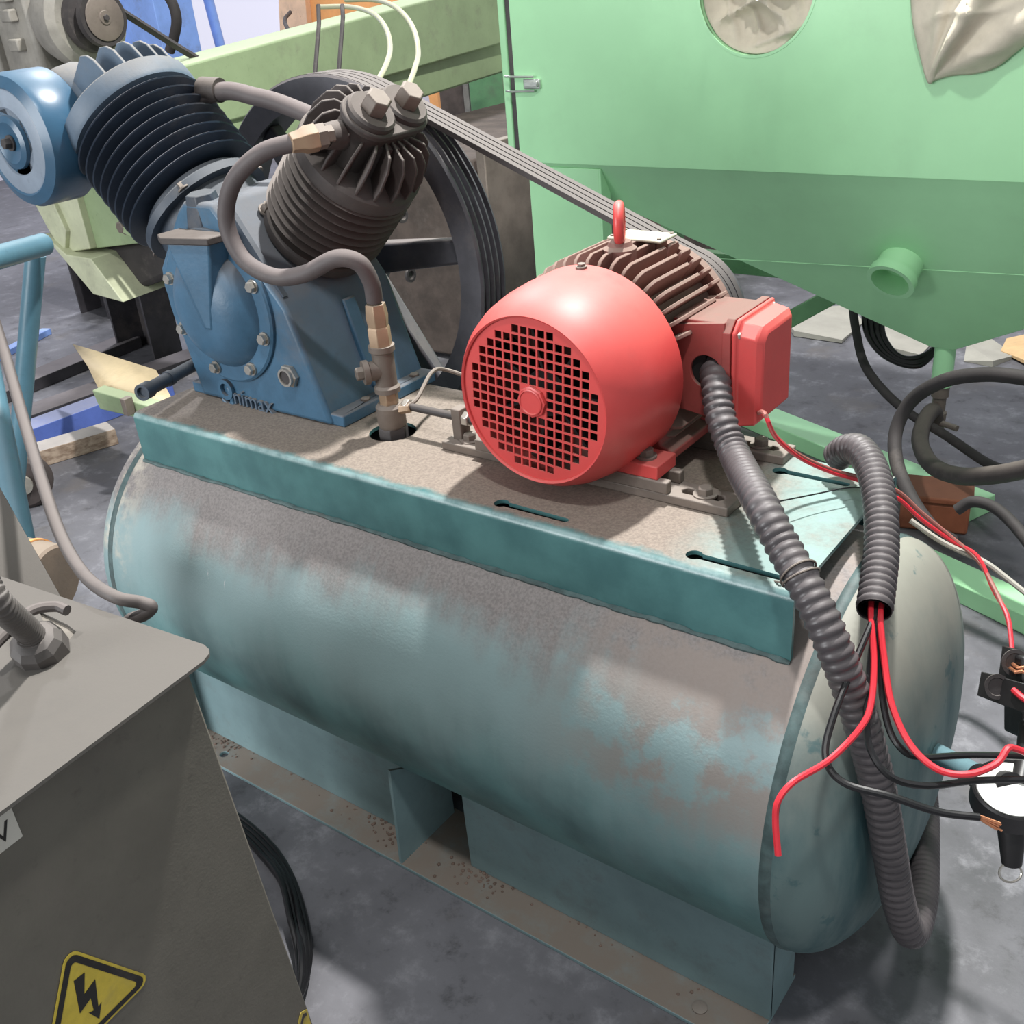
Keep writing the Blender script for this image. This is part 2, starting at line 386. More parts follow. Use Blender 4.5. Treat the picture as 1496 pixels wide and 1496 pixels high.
def bar(name, a, b, w, h, mat, parent=None, bevel=0.003, up=(0, 0, 1)):
    a, b = Vector(a), Vector(b); d = b-a
    y = Vector(up).cross(d).normalized()
    m = basis(a, d, y)
    return MB().box((0, -w/2, 0), (d.length, w/2, h), m).build(name, mat, parent, bevel)

# ------------------------------------------------------------------ setting
struct(MB().box((-9, -3.2, -0.1), (4.5, 8, 0)).build('floor', 'concrete', smooth=0))
struct(MB().box((-9.2, 8, -0.1), (4.5, 8.2, 6)).build('wall_back', 'wall_paint', smooth=0))
struct(MB().box((-9.2, -3.2, -0.1), (-9, 8.2, 6)).build('wall_left', 'wall_paint', smooth=0))
struct(MB().box((-8.9, 7.94, 0.35), (-2.5, 8.0, 4.2)).build('window_1', 'window_light', smooth=0))
struct(MB().box((-9.0, 1.0, 0.35), (-8.95, 7.9, 4.2)).build('window_2', 'window_light', smooth=0))

# ------------------------------------------------------------------ air receiver tank
TX0, TX1, TR, TH = -0.745, 0.584, 0.30, 0.408
ZT = 0.744
tank = thing('air_tank', (0, 0, 0), 'long teal horizontal air tank on welded feet, dusty on top', 'air tank')
MB().lathe([(TX0, TR), (TX1, TR)], (0, 0, TH), (1, 0, 0), 96).build('shell', 'tank_paint', tank)
def head_prof(x0, sgn, dep):
    pr = [(x0, TR*0.985)]
    for i in range(0, 15):
        t = PI/2*i/14
        pr.append((x0+sgn*(0.012+dep*math.sin(t)), TR*math.cos(t)**0.82*0.999 if i < 14 else 0.0001))
    return pr
MB().lathe(head_prof(TX1, 1, 0.108), (0, 0, TH), (1, 0, 0), 96).build('end_cap', 'tank_head', tank)
MB().lathe(head_prof(TX0, -1, 0.09), (0, 0, TH), (1, 0, 0), 96).build('end_cap', 'tank_paint', tank)
for x in (TX0, TX1+0.006):
    MB().lathe([(x-0.012, TR-0.003), (x-0.006, TR+0.0008), (x, TR+0.0018), (x+0.006, TR+0.0008), (x+0.012, TR-0.003)], (0, 0, TH), (1, 0, 0), 96).build('weld_seam', 'weld', tank)
# platform: a bent sheet with key-hole slots
W2, XA, XB = 0.18, -0.722, 0.562
def keyhole(x0, x1, y, r=0.011, h=0.0055):
    pts = [(x0+r*math.cos(t), y+r*math.sin(t)) for t in [math.radians(a) for a in range(35, 326, 18)]]
    pts += [(x1, y-h), (x1+h*0.7, y-h*0.7), (x1+h, y), (x1+h*0.7, y+h*0.7), (x1, y+h)]
    return pts
BR = 0.013
holes = [keyhole(0.113, 0.222, -0.152), keyhole(0.418, 0.532, -0.152), keyhole(0.415, 0.512, 0.118), keyhole(0.113, 0.222, 0.118), circle(-0.208, -0.028, 0.040, 28)]
plat = plate('platform', [(XA, -W2+BR), (XB, -W2+BR), (XB, W2-BR), (XA, W2-BR)], holes, 0.006, Matrix.Translation((0, 0, ZT-0.003)), 'platform_paint', tank)
zs = TH+math.sqrt(TR*TR-W2*W2)-0.004
for sg in (-1, 1):
    arc = []
    for k in range(7):
        t = PI/2*k/6; arc.append((sg*(W2-BR+BR*math.sin(t)), ZT-BR+BR*math.cos(t)))
    inn = [(sg*(W2-BR+(BR-0.006)*math.sin(PI/2*k/6)), ZT-BR+(BR-0.006)*math.cos(PI/2*k/6)) for k in range(7)]
    poly = arc+[(sg*W2, zs), (sg*(W2-0.006), zs)]+inn[::-1]
    MB().prism(poly, 'x', XA, XB).build('skirt', 'platform_paint', plat)
    # weld bead along the foot of the skirt
    random.seed(5+sg); pts = []
    for i in range(90):
        x = XA+(XB-XA)*i/89; pts.append((x, sg*(W2+0.001), zs+0.004+random.uniform(-0.0012, 0.0012)))
    MB().tube(pts, 0.004, 8, rad=[0.003+random.uniform(0, 0.002) for _ in pts]).build('weld_bead', 'weld', plat)
# feet
GX0, GX1, FX0, FX1, WF, WO = -0.115, 0.0, -0.735, 0.566, 0.193, 0.262
def foot_top(y): return TH-math.sqrt(TR*TR-y*y)+0.006
for sg in (-1, 1):
    hl = [circle(0.47, sg*0.233, 0.009, 16), circle(-0.633, sg*0.233, 0.009, 16)]
    fl = plate('foot_flange', [(FX0, sg*WO), (FX1, sg*WO), (FX1, sg*0.1), (FX0, sg*0.1)], hl, 0.008, Matrix.Translation((0, 0, 0.004)), 'foot_paint', tank, 0.0015)
    for (a, b) in ((FX0, GX0), (GX1, FX1)):
        MB().box((a, sg*WF-0.004, 0.008), (b, sg*WF+0.004, foot_top(WF)+0.004)).build('foot_plate', 'foot_paint', tank, 0.001)
    for x in (GX0, FX1-0.006, FX0, GX1):
        if x in (GX1, FX1-0.006): pl = [(sg*WF, 0.008), (sg*WF, foot_top(WF)), (sg*0.11, foot_top(0.11)), (sg*0.11, 0.008)]
        else: pl = [(sg*(WO-0.002), 0.008), (sg*(WO-0.012), foot_top(WO-0.012)-0.03), (sg*WF, foot_top(WF)), (sg*0.11, foot_top(0.11)), (sg*0.11, 0.008)]
        MB().prism(pl, 'x', x, x+0.006).build('gusset', 'foot_paint', tank)
MB().lathe([(0, 0.012), (0.002, 0.012), (0.004, 0.008), (0.0035, 0.0001)], (0.47, -0.233, 0.008), (0, 0, 1), 16).build('anchor_bolt', 'dull_iron', tank)

# grit lying on the front flange
random.seed(11); gb = MB()
for i in range(160):
    x = random.choice((random.uniform(FX0+0.02, FX1-0.02), random.gauss(-0.17, 0.05), random.gauss(0.02, 0.03), random.gauss(-0.66, 0.03)))
    x = max(FX0+0.01, min(FX1-0.01, x)); y = -WF-0.006-abs(random.gauss(0, 0.02)); r = random.uniform(0.0012, 0.004)
    if y < -WO+0.004: y = -WF-0.01
    gb.lathe([(0, 0.0001), (0, r), (r*0.7, r*0.8), (r, 0.0001)], (x, y, 0.0078), (random.uniform(-0.2, 0.2), random.uniform(-0.2, 0.2), 1), 5)
g_ = gb.build('grit', 'grit', None, smooth=0); g_['kind'] = 'stuff'; tag(g_, 'brown grit scattered along the tank foot flange', 'grit')

# ------------------------------------------------------------------ compressor pump
CX, CZ = -0.547, 0.93
pump = thing('compressor_pump', (CX, 0.08, ZT), 'blue two-cylinder V compressor pump with big flywheel on the left end of the tank', 'compressor pump')
prof = [(-0.665, ZT+0.001), (-0.318, ZT+0.001), (-0.385, 0.945), (-0.40, 0.965), (-0.505, 1.085), (-0.525, 1.108), (-0.598, 1.108), (-0.62, 1.09), (-0.705, 0.985), (-0.71, 0.95)]
case = MB().prism(prof, 'y', -0.06, 0.19).build('crankcase', 'pump_blue', pump, 0.008, seg=3)
plate('base_flange', [(-0.70, -0.054), (-0.295, -0.054), (-0.295, 0.19), (-0.70, 0.19)], [circle(-0.312, 0.02, 0.008, 14), circle(-0.312, 0.15, 0.008, 14)], 0.022, Matrix.Translation((0, 0, ZT+0.011)), 'pump_blue', pump, 0.003)
# mounting bolts of the base
for y in (0.02, 0.15): MB().hexbolt((-0.312, y, ZT+0.018), (0, 0, 1), 0.009, 0.008).build('base_bolt', 'dull_iron', pump)
# side ribs and rib across the shoulder
MB().prism([(-0.405, 0.955), (-0.50, 1.09), (-0.488, 1.10), (-0.392, 0.962)], 'y', -0.052, -0.042).build('shoulder_rib', 'pump_dark', case)
MB().prism([(-0.32, 0.775), (-0.366, 0.93), (-0.372, 0.93), (-0.34, 0.775)], 'y', 0.055, 0.085).build('side_rib', 'pump_blue', case, 0.003)
# front cover
FC = (-0.555, 0.93)
cov = MB().lathe([(0, 0.138), (0.010, 0.138), (0.013, 0.134), (0.013, 0.108), (0.020, 0.104), (0.034, 0.090), (0.046, 0.068), (0.053, 0.04), (0.055, 0.0001)], (FC[0], -0.055, FC[1]), (0, -1, 0), 56).build('front_cover', 'pump_blue', pump)
for a in (160, -155, -108, -59, -20, 24, 71):
    t = math.radians(a); c = (FC[0]+0.121*math.cos(t), -0.068, FC[1]+0.121*math.sin(t))
    MB().hexbolt(c, (0, -1, 0), 0.0095, 0.009, 0.012).build('cover_bolt', 'bright_steel', cov)
# oil filler spout: a wedge running down the cover with a flat cap
MB().add([(-0.598, -0.06, 1.055), (-0.49, -0.06, 1.055), (-0.49, -0.105, 1.055), (-0.575, -0.125, 1.055), (-0.598, -0.105, 1.05),
          (-0.555, -0.06, 0.90), (-0.52, -0.06, 0.90), (-0.525, -0.11, 0.905), (-0.54, -0.112, 0.905), (-0.555, -0.105, 0.905)],
         [(0, 1, 2, 3, 4), (9, 8, 7, 6, 5), (0, 5, 6, 1), (1, 6, 7, 2), (2, 7, 8, 3), (3, 8, 9, 4), (4, 9, 5, 0)]).build('filler_spout', 'pump_blue', cov, 0.004)
MB().prism([(-0.606, -0.07), (-0.606, -0.118), (-0.578, -0.134), (-0.482, -0.112), (-0.478, -0.07)], 'z', 1.054, 1.066).build('filler_cap', 'grease_iron', cov, 0.002)
# breather horn on the shoulder behind the cap
MB().lathe([(0, 0.04), (0.05, 0.028), (0.06, 0.026)], (-0.575, -0.03, 1.06), (0, -0.1, 1), 6).build('filler_neck', 'pump_dark', pump, 0.002)
# sight glass
sg_o = AY(421, 550, -0.066)
sgl = MB().lathe([(0, 0.021), (0.008, 0.021), (0.010, 0.018)], (sg_o.x, -0.06, sg_o.z), (0, -1, 0), 6).build('sight_glass', 'bright_steel', pump)
MB().lathe([(0.009, 0.0165), (0.015, 0.0165), (0.015, 0.0125), (0.011, 0.0125)], (sg_o.x, -0.06, sg_o.z), (0, -1, 0), 28, True).build('ring', 'bright_steel', sgl)
MB().lathe([(0.008, 0.0126), (0.012, 0.0126)], (sg_o.x, -0.06, sg_o.z), (0, -1, 0), 24).build('lens', 'dark_iron', sgl)
# raised lettering
def front_mtx(px, py, dx=(1, 0, -0.03)):
    p = AY(px, py, -0.0605); return basis(p, dx, (0, 0, 1))
text_mesh('lettering', 'nimax', 0.044, 0.005, front_mtx(345, 588), 'head_blue', pump)
q = AY(332, 568, -0.061)
MB().lathe([(-0.004, 0.020), (0.006, 0.020), (0.006, 0.012), (-0.004, 0.012)], q, (0, -1, 0), 28, True).build('lettering', 'pump_blue', pump)
q2 = AY(341, 582, -0.062)
MB().tube(spline([q+Vector((-0.016, -0.001, -0.022)), q+Vector((-0.004, -0.001, -0.03)), q+Vector((0.006, -0.001, -0.028)), q+Vector((0.012, -0.001, -0.012)), q+Vector((0.006, -0.001, 0.004)), q+Vector((0.012, -0.001, -0.03)), q+Vector((0.024, -0.001, -0.036))], 5), 0.0045, 8).build('lettering', 'pump_blue', pump)
# drain pipe
d0 = Vector((-0.70, -0.01, 0.80)); d0 = AY(282, 534, -0.03); d1 = AY(207, 574, -0.185)
ax = (d1-d0).normalized(); L = (d1-d0).length
MB().lathe([(-0.02, 0.012), (L*0.45, 0.012), (L*0.45, 0.0145), (L*0.52, 0.0145), (L*0.52, 0.0125), (L*0.86, 0.0125), (L*0.86, 0.0155), (L, 0.0155), (L, 0.010), (L-0.006, 0.009)], d0, ax, 20).build('drain_pipe', 'pump_dark', pump)

def finned_cylinder(sg, yc, d0, nf, pitch, rf, rb, dh, mfin, mcore, th=1.0):
    ax = Vector((sg*0.70711, 0, 0.70711)); o = Vector((CX, yc, CZ))
    core = MB().lathe([(0.12, rb*0.95), (d0-0.012, rb*0.97), (d0-0.012, rb*0.8), (dh, rb*0.8)], o, ax, 48).build('cylinder', mcore, pump)
    # square-cornered foot flange with nuts
    f = MB().lathe([(d0-0.045, rf*0.90), (d0-0.03, rf*0.90), (d0-0.026, rf*0.87)], o, ax, 48).build('cylinder_flange', mcore, core)
    fin = MB().lathe([(-0.0035*th, rb*0.78), (-0.0022*th, rf-0.002), (0, rf), (0.0022*th, rf-0.002), (0.0035*th, rb*0.78)], (0, 0, 0), (0, 0, 1), 56, True)
    q = Vector((0, 0, 1)).rotation_difference(ax).to_matrix().to_4x4(); src = None
    for i in range(nf):
        m = Matrix.Translation(o+ax*(d0+i*pitch)) @ q
        if src is None:
            src = fin.build('cooling_fin', mfin, None); src.matrix_basis = m; setpar(src, core)
        else: share(src, 'cooling_fin', m, core)
    return o, ax
oL, aL = finned_cylinder(-1, 0.05, 0.228, 8, 0.0215, 0.138, 0.110, 0.41, 'fin_blue', 'pump_dark', 0.75)
oR, aR = finned_cylinder(1, 0.095, 0.185, 8, 0.0168, 0.108, 0.082, 0.32, 'fin_brown', 'grease_iron', 0.62)
for (o, a, d, r) in ((oL, aL, 0.186, 0.116), (oR, aR, 0.145, 0.096)):
    for k in range(4):
        t = PI/4+PI/2*k; e1 = Vector((0, 1, 0)); e2 = a.cross(e1)
        MB().hexbolt(o+a*d+(e1*math.cos(t)+e2*math.sin(t))*r, a, 0.010, 0.012, 0.013).build('flange_nut', 'dull_iron', pump)
# left head : disc, upright fins across, inlet boss
hL = MB().lathe([(0.393, 0.132), (0.400, 0.135), (0.428, 0.135), (0.434, 0.128), (0.434, 0.0001)], oL, aL, 56).build('cylinder_head', 'head_blue', pump)
e1 = Vector((0, 1, 0)); e2 = aL.cross(e1)
for k, yy in enumerate((-0.075, -0.04, -0.005, 0.03, 0.065, 0.10)):
    hw = math.sqrt(0.128**2-yy*yy); vs = []; n = 14
    pts = [(-hw, 0.43)]+[(-hw*math.cos(PI*i/n), 0.43+0.066*min(1, 1.35*math.sin(PI*i/n)**0.6)) for i in range(1, n)]+[(hw, 0.43)]
    vs = [oL+aL*h+e2*w+e1*(yy-0.003) for (w, h) in pts]+[oL+aL*h+e2*w+e1*(yy+0.003) for (w, h) in pts]; m = len(pts)
    MB().add(vs, [tuple(range(m)), tuple(range(2*m-1, m-1, -1))]+[(i, (i+1) % m, (i+1) % m+m, i+m) for i in range(m)]).build('head_fin', 'head_blue', hL, 0.0015)
# inlet duct to the filter
FO = Vector((-0.965, -0.125, 1.207))
MB().tube(spline([oL+aL*0.455+Vector((0.0, -0.02, 0)), oL+aL*0.46+Vector((-0.06, -0.05, 0.012)), FO+Vector((0.03, 0.105, 0.01)), FO+Vector((0, 0.07, 0))], 6), 0.05, 20, rad=[0.062-0.0007*i for i in range(19)]).build('inlet_duct', 'head_blue', hL)
MB().lathe([(-0.02, 0.045), (0.05, 0.045), (0.06, 0.04)], oL+aL*0.44, aL, 24).build('valve_boss', 'head_blue', hL)
# air filter drum
fl = MB().lathe([(0.10, 0.0001), (0.10, 0.085), (0.096, 0.112), (0.088, 0.117), (0.018, 0.117), (0.008, 0.112), (0.0, 0.094), (0.003, 0.090)], FO, (0, 1, 0), 56).build('air_filter', 'filter_blue', pump)
MB().lathe([(0.003, 0.092), (0.001, 0.088), (0.0, 0.060), (0.006, 0.054), (0.008, 0.052), (0.008, 0.0001)], FO, (0, 1, 0), 48).build('filter_plate', 'filter_face', fl)
MB().lathe([(0.008, 0.048), (-0.004, 0.046), (-0.008, 0.036), (-0.004, 0.024), (-0.001, 0.0001)], FO, (0, 1, 0), 40).build('filter_cap', 'filter_blue', fl)
MB().hexbolt(FO+Vector((0, -0.004, 0)), (0, -1, 0), 0.010, 0.012, 0.014).build('wing_nut', 'dark_iron', fl)
# right head : finned dome with twin valve caps
hR = MB().lathe([(0.305, 0.104), (0.312, 0.107), (0.332, 0.107), (0.34, 0.098), (0.345, 0.062), (0.40, 0.052), (0.40, 0.0001)], oR, aR, 56).build('cylinder_head', 'grease_iron', pump)
e2 = aR.cross(e1)
src = None
for k in range(20):
    t = 2*PI*k/20+0.1
    if src is None:
        pts = [(0.04, 0.33), (0.103, 0.335), (0.104, 0.36), (0.094, 0.392), (0.078, 0.406), (0.04, 0.406)]; m = len(pts)
        vs = [(r, -0.0025, h) for r, h in pts]+[(r, 0.0025, h) for r, h in pts]
        mb = MB().add(vs, [tuple(range(m)), tuple(range(2*m-1, m-1, -1))]+[(i, (i+1) % m, (i+1) % m+m, i+m) for i in range(m)])
    q = basis(oR, e1*math.cos(t)+e2*math.sin(t), aR.cross(e1*math.cos(t)+e2*math.sin(t)))
    if src is None: src = mb.build('head_fin', 'fin_brown', None, 0.0015); src.matrix_basis = q; setpar(src, hR)
    else: share(src, 'head_fin', q, hR)
# valve housing with figure-of-eight top
def eight(r, s, n=14):
    pts = []
    for i in range(n+1): t = -PI/2+PI*i/n-0*PI; pts.append((s+r*math.cos(t), r*math.sin(t)))
    for i in range(n+1): t = PI/2+PI*i/n; pts.append((-s+r*math.cos(t), r*math.sin(t)))
    return pts
bm8 = basis(oR+aR*0.39, e1, e2)
V0 = oR+aR*0.385
def ext8(name, r, s, h0, h1, mat, par, bev):
    pts = eight(r, s); m = len(pts)
    vs = [oR+aR*h0+e1*a+e2*b for a, b in pts]+[oR+aR*h1+e1*a+e2*b for a, b in pts]
    return MB().add(vs, [tuple(range(m)), tuple(range(2*m-1, m-1, -1))]+[(i, (i+1) % m, (i+1) % m+m, i+m) for i in range(m)]).build(name, mat, par, bev)
hs = ext8('valve_housing', 0.040, 0.037, 0.34, 0.418, 'grease_iron', hR, 0.003)
ext8('valve_plate', 0.045, 0.039, 0.416, 0.428, 'grease_iron', hR, 0.003)
for s in (-1, 1):
    c = oR+e1*s*0.038
    cp = MB().lathe([(0.427, 0.040), (0.436, 0.040), (0.440, 0.036), (0.440, 0.0001)], c, aR, 32).build('valve_cap', 'grease_iron', hR)
    MB().hexbolt(c+aR*0.440, aR, 0.0215, 0.026).build('hex_bolt', 'dull_iron', cp, 0.001)
# intercooler tube between the heads
hose('intercooler_tube', [oL+aL*0.42+Vector((0.11, 0.06, 0.02)), AY(330, 133, 0.12), AY(372, 141, 0.13), AY(420, 155, 0.14), oR+aR*0.36+Vector((-0.07, 0.05, 0.0))], 0.0155, 'hose_rubber', pump, 16)
MB().cyl(AY(296, 130, 0.115), AY(322, 132, 0.12), 0.021, 18).build('tube_collar', 'grease_iron', pump)
# flywheel
FY0, FY1, FR = 0.24, 0.312, 0.343
fw = thing('flywheel', (CX, 0.275, CZ), '', ''); del fw['label']; del fw['category']; setpar(fw, pump); fw.matrix_parent_inverse = world(pump).inverted()
gr = [(FY0, FR-0.050), (FY0, FR-0.004), (FY0+0.004, FR)]
for k in range(4):
    y = FY0+0.007+k*0.0155; gr += [(y, FR), (y+0.0035, FR-0.011), (y+0.0085, FR-0.011), (y+0.012, FR)]
gr += [(FY1-0.003, FR), (FY1, FR-0.004), (FY1, FR-0.050), (FY0+0.03, FR-0.040)]
rim = MB().lathe([(h-0.0, r) for h, r in gr], (CX, 0, CZ), (0, 1, 0), 96, True).build('rim', 'wheel_dark', pump)
fwroot = rim
bpy.data.objects.remove(fw)
MB().lathe([(FY0-0.02, 0.03), (FY0-0.02, 0.062), (FY1, 0.062), (FY1, 0.03)], (CX, 0, CZ), (0, 1, 0), 36, True).build('hub', 'wheel_dark', rim)
MB().cyl((CX, 0.18, CZ), (CX, FY1+0.01, CZ), 0.031, 24).build('crankshaft', 'dark_iron', pump)
for k in range(6):
    t = math.radians(8+60*k); u = Vector((math.cos(t), 0, math.sin(t))); w = Vector((-math.sin(t), 0, math.cos(t))); c = Vector((CX, (FY0+FY1)/2, CZ))
    vs = []
    for (d, hw, hy) in ((0.055, 0.030, 0.020), (0.30, 0.022, 0.014)):
        for sx, sy in ((-1, -1), (1, -1), (1, 1), (-1, 1)): vs.append(c+u*d+w*hw*sx+Vector((0, hy*sy, 0)))
    MB().add(vs, [(0, 3, 2, 1), (4, 5, 6, 7), (0, 1, 5, 4), (1, 2, 6, 5), (2, 3, 7, 6), (3, 0, 4, 7)]).build('spoke', 'wheel_dark', rim, 0.006)
# discharge line: hose from head to check valve
fa = AY(466, 200, -0.03); hh = oR+aR*0.385
MB().lathe([(-0.005, 0.024), (0.02, 0.022), (0.05, 0.018)], Vector((hh.x-0.005, 0.03, hh.z+0.005)), fa-Vector((hh.x-0.005, 0.03, hh.z+0.005)), 20).build('outlet_boss', 'grease_iron', pump)
dirh = (AY(430, 208, -0.065)-fa).normalized()
hp = [fa+dirh*0.03, AY(430, 208, -0.062), AY(380, 225, -0.09), AY(340, 268, -0.105), AY(331, 325, -0.11), AY(355, 378, -0.11), AY(400, 404, -0.105), AY(445, 400, -0.09), AY(490, 378, -0.075), AY(524, 384, -0.055), AY(542, 412, -0.038), AY(547, 438, -0.03)]
dl = hose('discharge_hose', hp, 0.0135, 'hose_rubber', pump, 18, 8)
MB().lathe([(-0.012, 0.014), (0.0, 0.014), (0.0, 0.019), (0.014, 0.019), (0.014, 0.0165)], fa-dirh*0.01, dirh, 6).build('hose_nut', 'dull_iron', dl)
MB().lathe([(0.004, 0.021), (0.022, 0.021), (0.03, 0.017), (0.045, 0.015)], fa, dirh, 6).build('hose_nut', 'brass', dl, 0.001)
VX, VY = -0.205, -0.029
st = thing('check_valve', (VX, VY, ZT), 'brass and iron check valve with tee rising from the platform between pump and motor', 'valve')
MB().lathe([(0.928, 0.017), (0.945, 0.019), (0.965, 0.0165)], (VX, VY, 0), (0, 0, 1), 6).build('union_nut', 'brass', st, 0.001)
MB().lathe([(0.896, 0.019), (0.925, 0.019), (0.93, 0.016)], (VX, VY, 0), (0, 0, 1), 6).build('hex_nipple', 'brass', st, 0.001)
tee = MB().lathe([(0.818, 0.0215), (0.826, 0.0215), (0.83, 0.018), (0.885, 0.018), (0.888, 0.0215), (0.897, 0.0215)], (VX, VY, 0), (0, 0, 1), 28).build('tee', 'dull_iron', st)
td = Vector((-0.55, -0.83, 0)).normalized()
MB().lathe([(0, 0.016), (0.025, 0.016), (0.027, 0.02), (0.036, 0.02)], (VX, VY, 0.856), td, 24).build('branch', 'dull_iron', tee)
MB().hexbolt(Vector((VX, VY, 0.856))+td*0.036, td, 0.011, 0.012).build('plug', 'dull_iron', tee)
MB().lathe([(0.795, 0.0165), (0.816, 0.0165)], (VX, VY, 0), (0, 0, 1), 6).build('hex_nipple', 'brass', st, 0.001)
MB().lathe([(0.756, 0.022), (0.76, 0.024), (0.792, 0.024), (0.797, 0.020)], (VX, VY, 0), (0, 0, 1), 28).build('body', 'dull_iron', st)
MB().lathe([(0.708, 0.024), (0.752, 0.026), (0.757, 0.024)], (VX, VY, 0), (0, 0, 1), 6).build('base_nut', 'dark_iron', st, 0.001)
MB().tube(spline([(VX+0.02, VY, 0.79), (VX+0.04, VY+0.02, 0.80), AY(630, 545, 0.06), AY(650, 540, 0.10), AY(690, 556, 0.12), AY(720, 590, 0.13)], 6), 0.0035, 8).build('bleed_tube', 'dull_iron', st)
MB().hexbolt((VX+0.018, VY, 0.788), (1, 0.3, 0.2), 0.008, 0.022).build('bleed_nut', 'brass', st)

# ------------------------------------------------------------------ motor slide rails
def rail(yc, label, x0=-0.085, x1=0.412):
    t = thing('slide_rail', (0.16, yc, ZT), label, 'slide rail', 'motor slide rails')
    outer = [(x0, yc-0.024), (x1, yc-0.024), (x1, yc+0.024), (x0, yc+0.024)]
    sl = [(x1-0.075, yc-0.008), (x1-0.022, yc-0.008), (x1-0.016, yc), (x1-0.022, yc+0.008), (x1-0.075, yc+0.008), (x1-0.081, yc)]
    sl2 = [(x0+0.022, yc-0.008), (x0+0.06, yc-0.008), (x0+0.066, yc), (x0+0.06, yc+0.008), (x0+0.022, yc+0.008), (x0+0.016, yc)]
    plate('base', outer, [sl, sl2], 0.014, Matrix.Translation((0, 0, ZT+0.007)), 'dull_iron', t, 0.002)
    for s in (-1, 1):
        MB().box((x0+0.07, yc+s*0.019-0.007, ZT+0.014), (x1-0.09, yc+s*0.019+0.007, ZT+0.032)).build('side_bar', 'dull_iron', t, 0.002)
    for x in (x0+0.04, x1-0.045):
        MB().hexbolt((x, yc, ZT+0.013), (0, 0, 1), 0.011, 0.010, 0.017).build('anchor_bolt', 'dull_iron', t)
    MB().box((x0+0.012, yc-0.008, ZT+0.010), (x0+0.03, yc+0.016, ZT+0.066)).build('screw_lug', 'dull_iron', t, 0.002)
    MB().cyl((x0-0.088, yc+0.004, ZT+0.048), (x0+0.13, yc+0.004, ZT+0.048), 0.0065, 14).build('adjusting_screw', 'dark_iron', t)
    MB().hexbolt((x0-0.085, yc+0.004, ZT+0.048), (-1, 0, 0), 0.0125, 0.012).build('screw_head', 'bright_steel', t, 0.001)
    MB().hexbolt((x0+0.03, yc+0.004, ZT+0.048), (1, 0, 0), 0.0125, 0.012).build('lock_nut', 'bright_steel', t, 0.001)
    return t
rail(-0.022, 'grey iron motor slide rail nearest the grille, its adjusting screw pointing at the check valve')
rail(0.158, 'grey iron motor slide rail at the belt side of the red motor', -0.04, 0.412)

# ------------------------------------------------------------------ electric motor
MX, MZ = 0.160, 0.897
mot = thing('electric_motor', (MX, 0.06, ZT+0.032), 'red finned electric motor with square-mesh fan grille on slide rails', 'electric motor')
cp = MB().lathe([(-0.125, 0.117), (-0.127, 0.1195), (-0.123, 0.1225), (-0.108, 0.1315), (-0.085, 0.1395), (-0.055, 0.1445), (-0.02, 0.1465), (0.03, 0.1465), (0.03, 0.1435), (-0.02, 0.1435), (-0.085, 0.1365), (-0.12, 0.117)], (MX, 0, MZ), (0, 1, 0), 80, True).build('fan_cowl', 'motor_red', mot)
pit, hs_ = 0.0139, 0.0056
holes = []
rot = math.radians(-4)
for i in range(-9, 10):
    for j in range(-9, 10):
        u, v = i*pit, j*pit
        if max(math.hypot(u+a*hs_, v+b*hs_) for a in (-1, 1) for b in (-1, 1)) > 0.1115: continue
        if min(math.hypot(u+a*hs_, v+b*hs_) for a in (-1, 0, 1) for b in (-1, 0, 1)) < 0.0205: continue
        sq = [(u-hs_, v-hs_), (u+hs_, v-hs_), (u+hs_, v+hs_), (u-hs_, v+hs_)]
        holes.append([(a*math.cos(rot)-b*math.sin(rot), a*math.sin(rot)+b*math.cos(rot)) for a, b in sq])
gm = basis((MX, -0.121, MZ), (1, 0, 0), (0, 0, 1))
gri = plate('fan_grille', circle(0, 0, 0.1185, 72), holes, 0.0022, gm, 'motor_red', cp)
MB().lathe([(0, 0.0225), (0.004, 0.0225), (0.005, 0.020), (0.003, 0.018), (0.003, 0.0001)], (MX, -0.1225, MZ), (0, -1, 0), 8).build('grille_hub', 'motor_red', gri)
MB().lathe([(0, 0.019), (0.0025, 0.0185), (0.003, 0.017), (0.0015, 0.016)], (MX, -0.1265, MZ), (0, -1, 0), 32).build('hub_ring', 'motor_red', gri)
MB().lathe([(0, 0.034), (0.05, 0.034)], (MX, -0.09, MZ), (0, 1, 0), 24).build('fan_hub', 'black_void', mot)
for k in range(7):
    t = 2*PI*k/7; q = Matrix.Translation((MX, 0, MZ)) @ Matrix.Rotation(t, 4, 'Y')
    MB().box((0.03, -0.085, -0.002), (0.11, -0.03, 0.002), q).build('fan_blade', 'black_void', mot)
MB().lathe([(-0.03, 0.118), (-0.024, 0.142), (0.03, 0.122), (0.205, 0.122), (0.225, 0.10), (0.232, 0.05), (0.232, 0.0001)], (MX, 0, MZ), (0, 1, 0), 64).build('stator_body', 'fin_red', mot)
MB().lathe([(0.195, 0.12), (0.196, 0.142), (0.208, 0.144), (0.216, 0.132), (0.226, 0.10)], (MX, 0, MZ), (0, 1, 0), 64).build('end_shield', 'fin_red', mot)
def fin_mb(y0, y1, r1, cut):
    pts = [(y0, 0.112), (y0, r1-cut), (y0+cut*0.4, r1-cut*0.3), (y0+cut, r1), (y1-0.008, r1), (y1, r1-0.008), (y1, 0.112)]
    m = len(pts); vs = [(-0.0028, y, r) for y, r in pts]+[(0.0028, y, r) for y, r in pts]
    return MB().add(vs, [tuple(range(m)), tuple(range(2*m-1, m-1, -1))]+[(i, (i+1) % m, (i+1) % m+m, i+m) for i in range(m)])
f1 = f2 = None
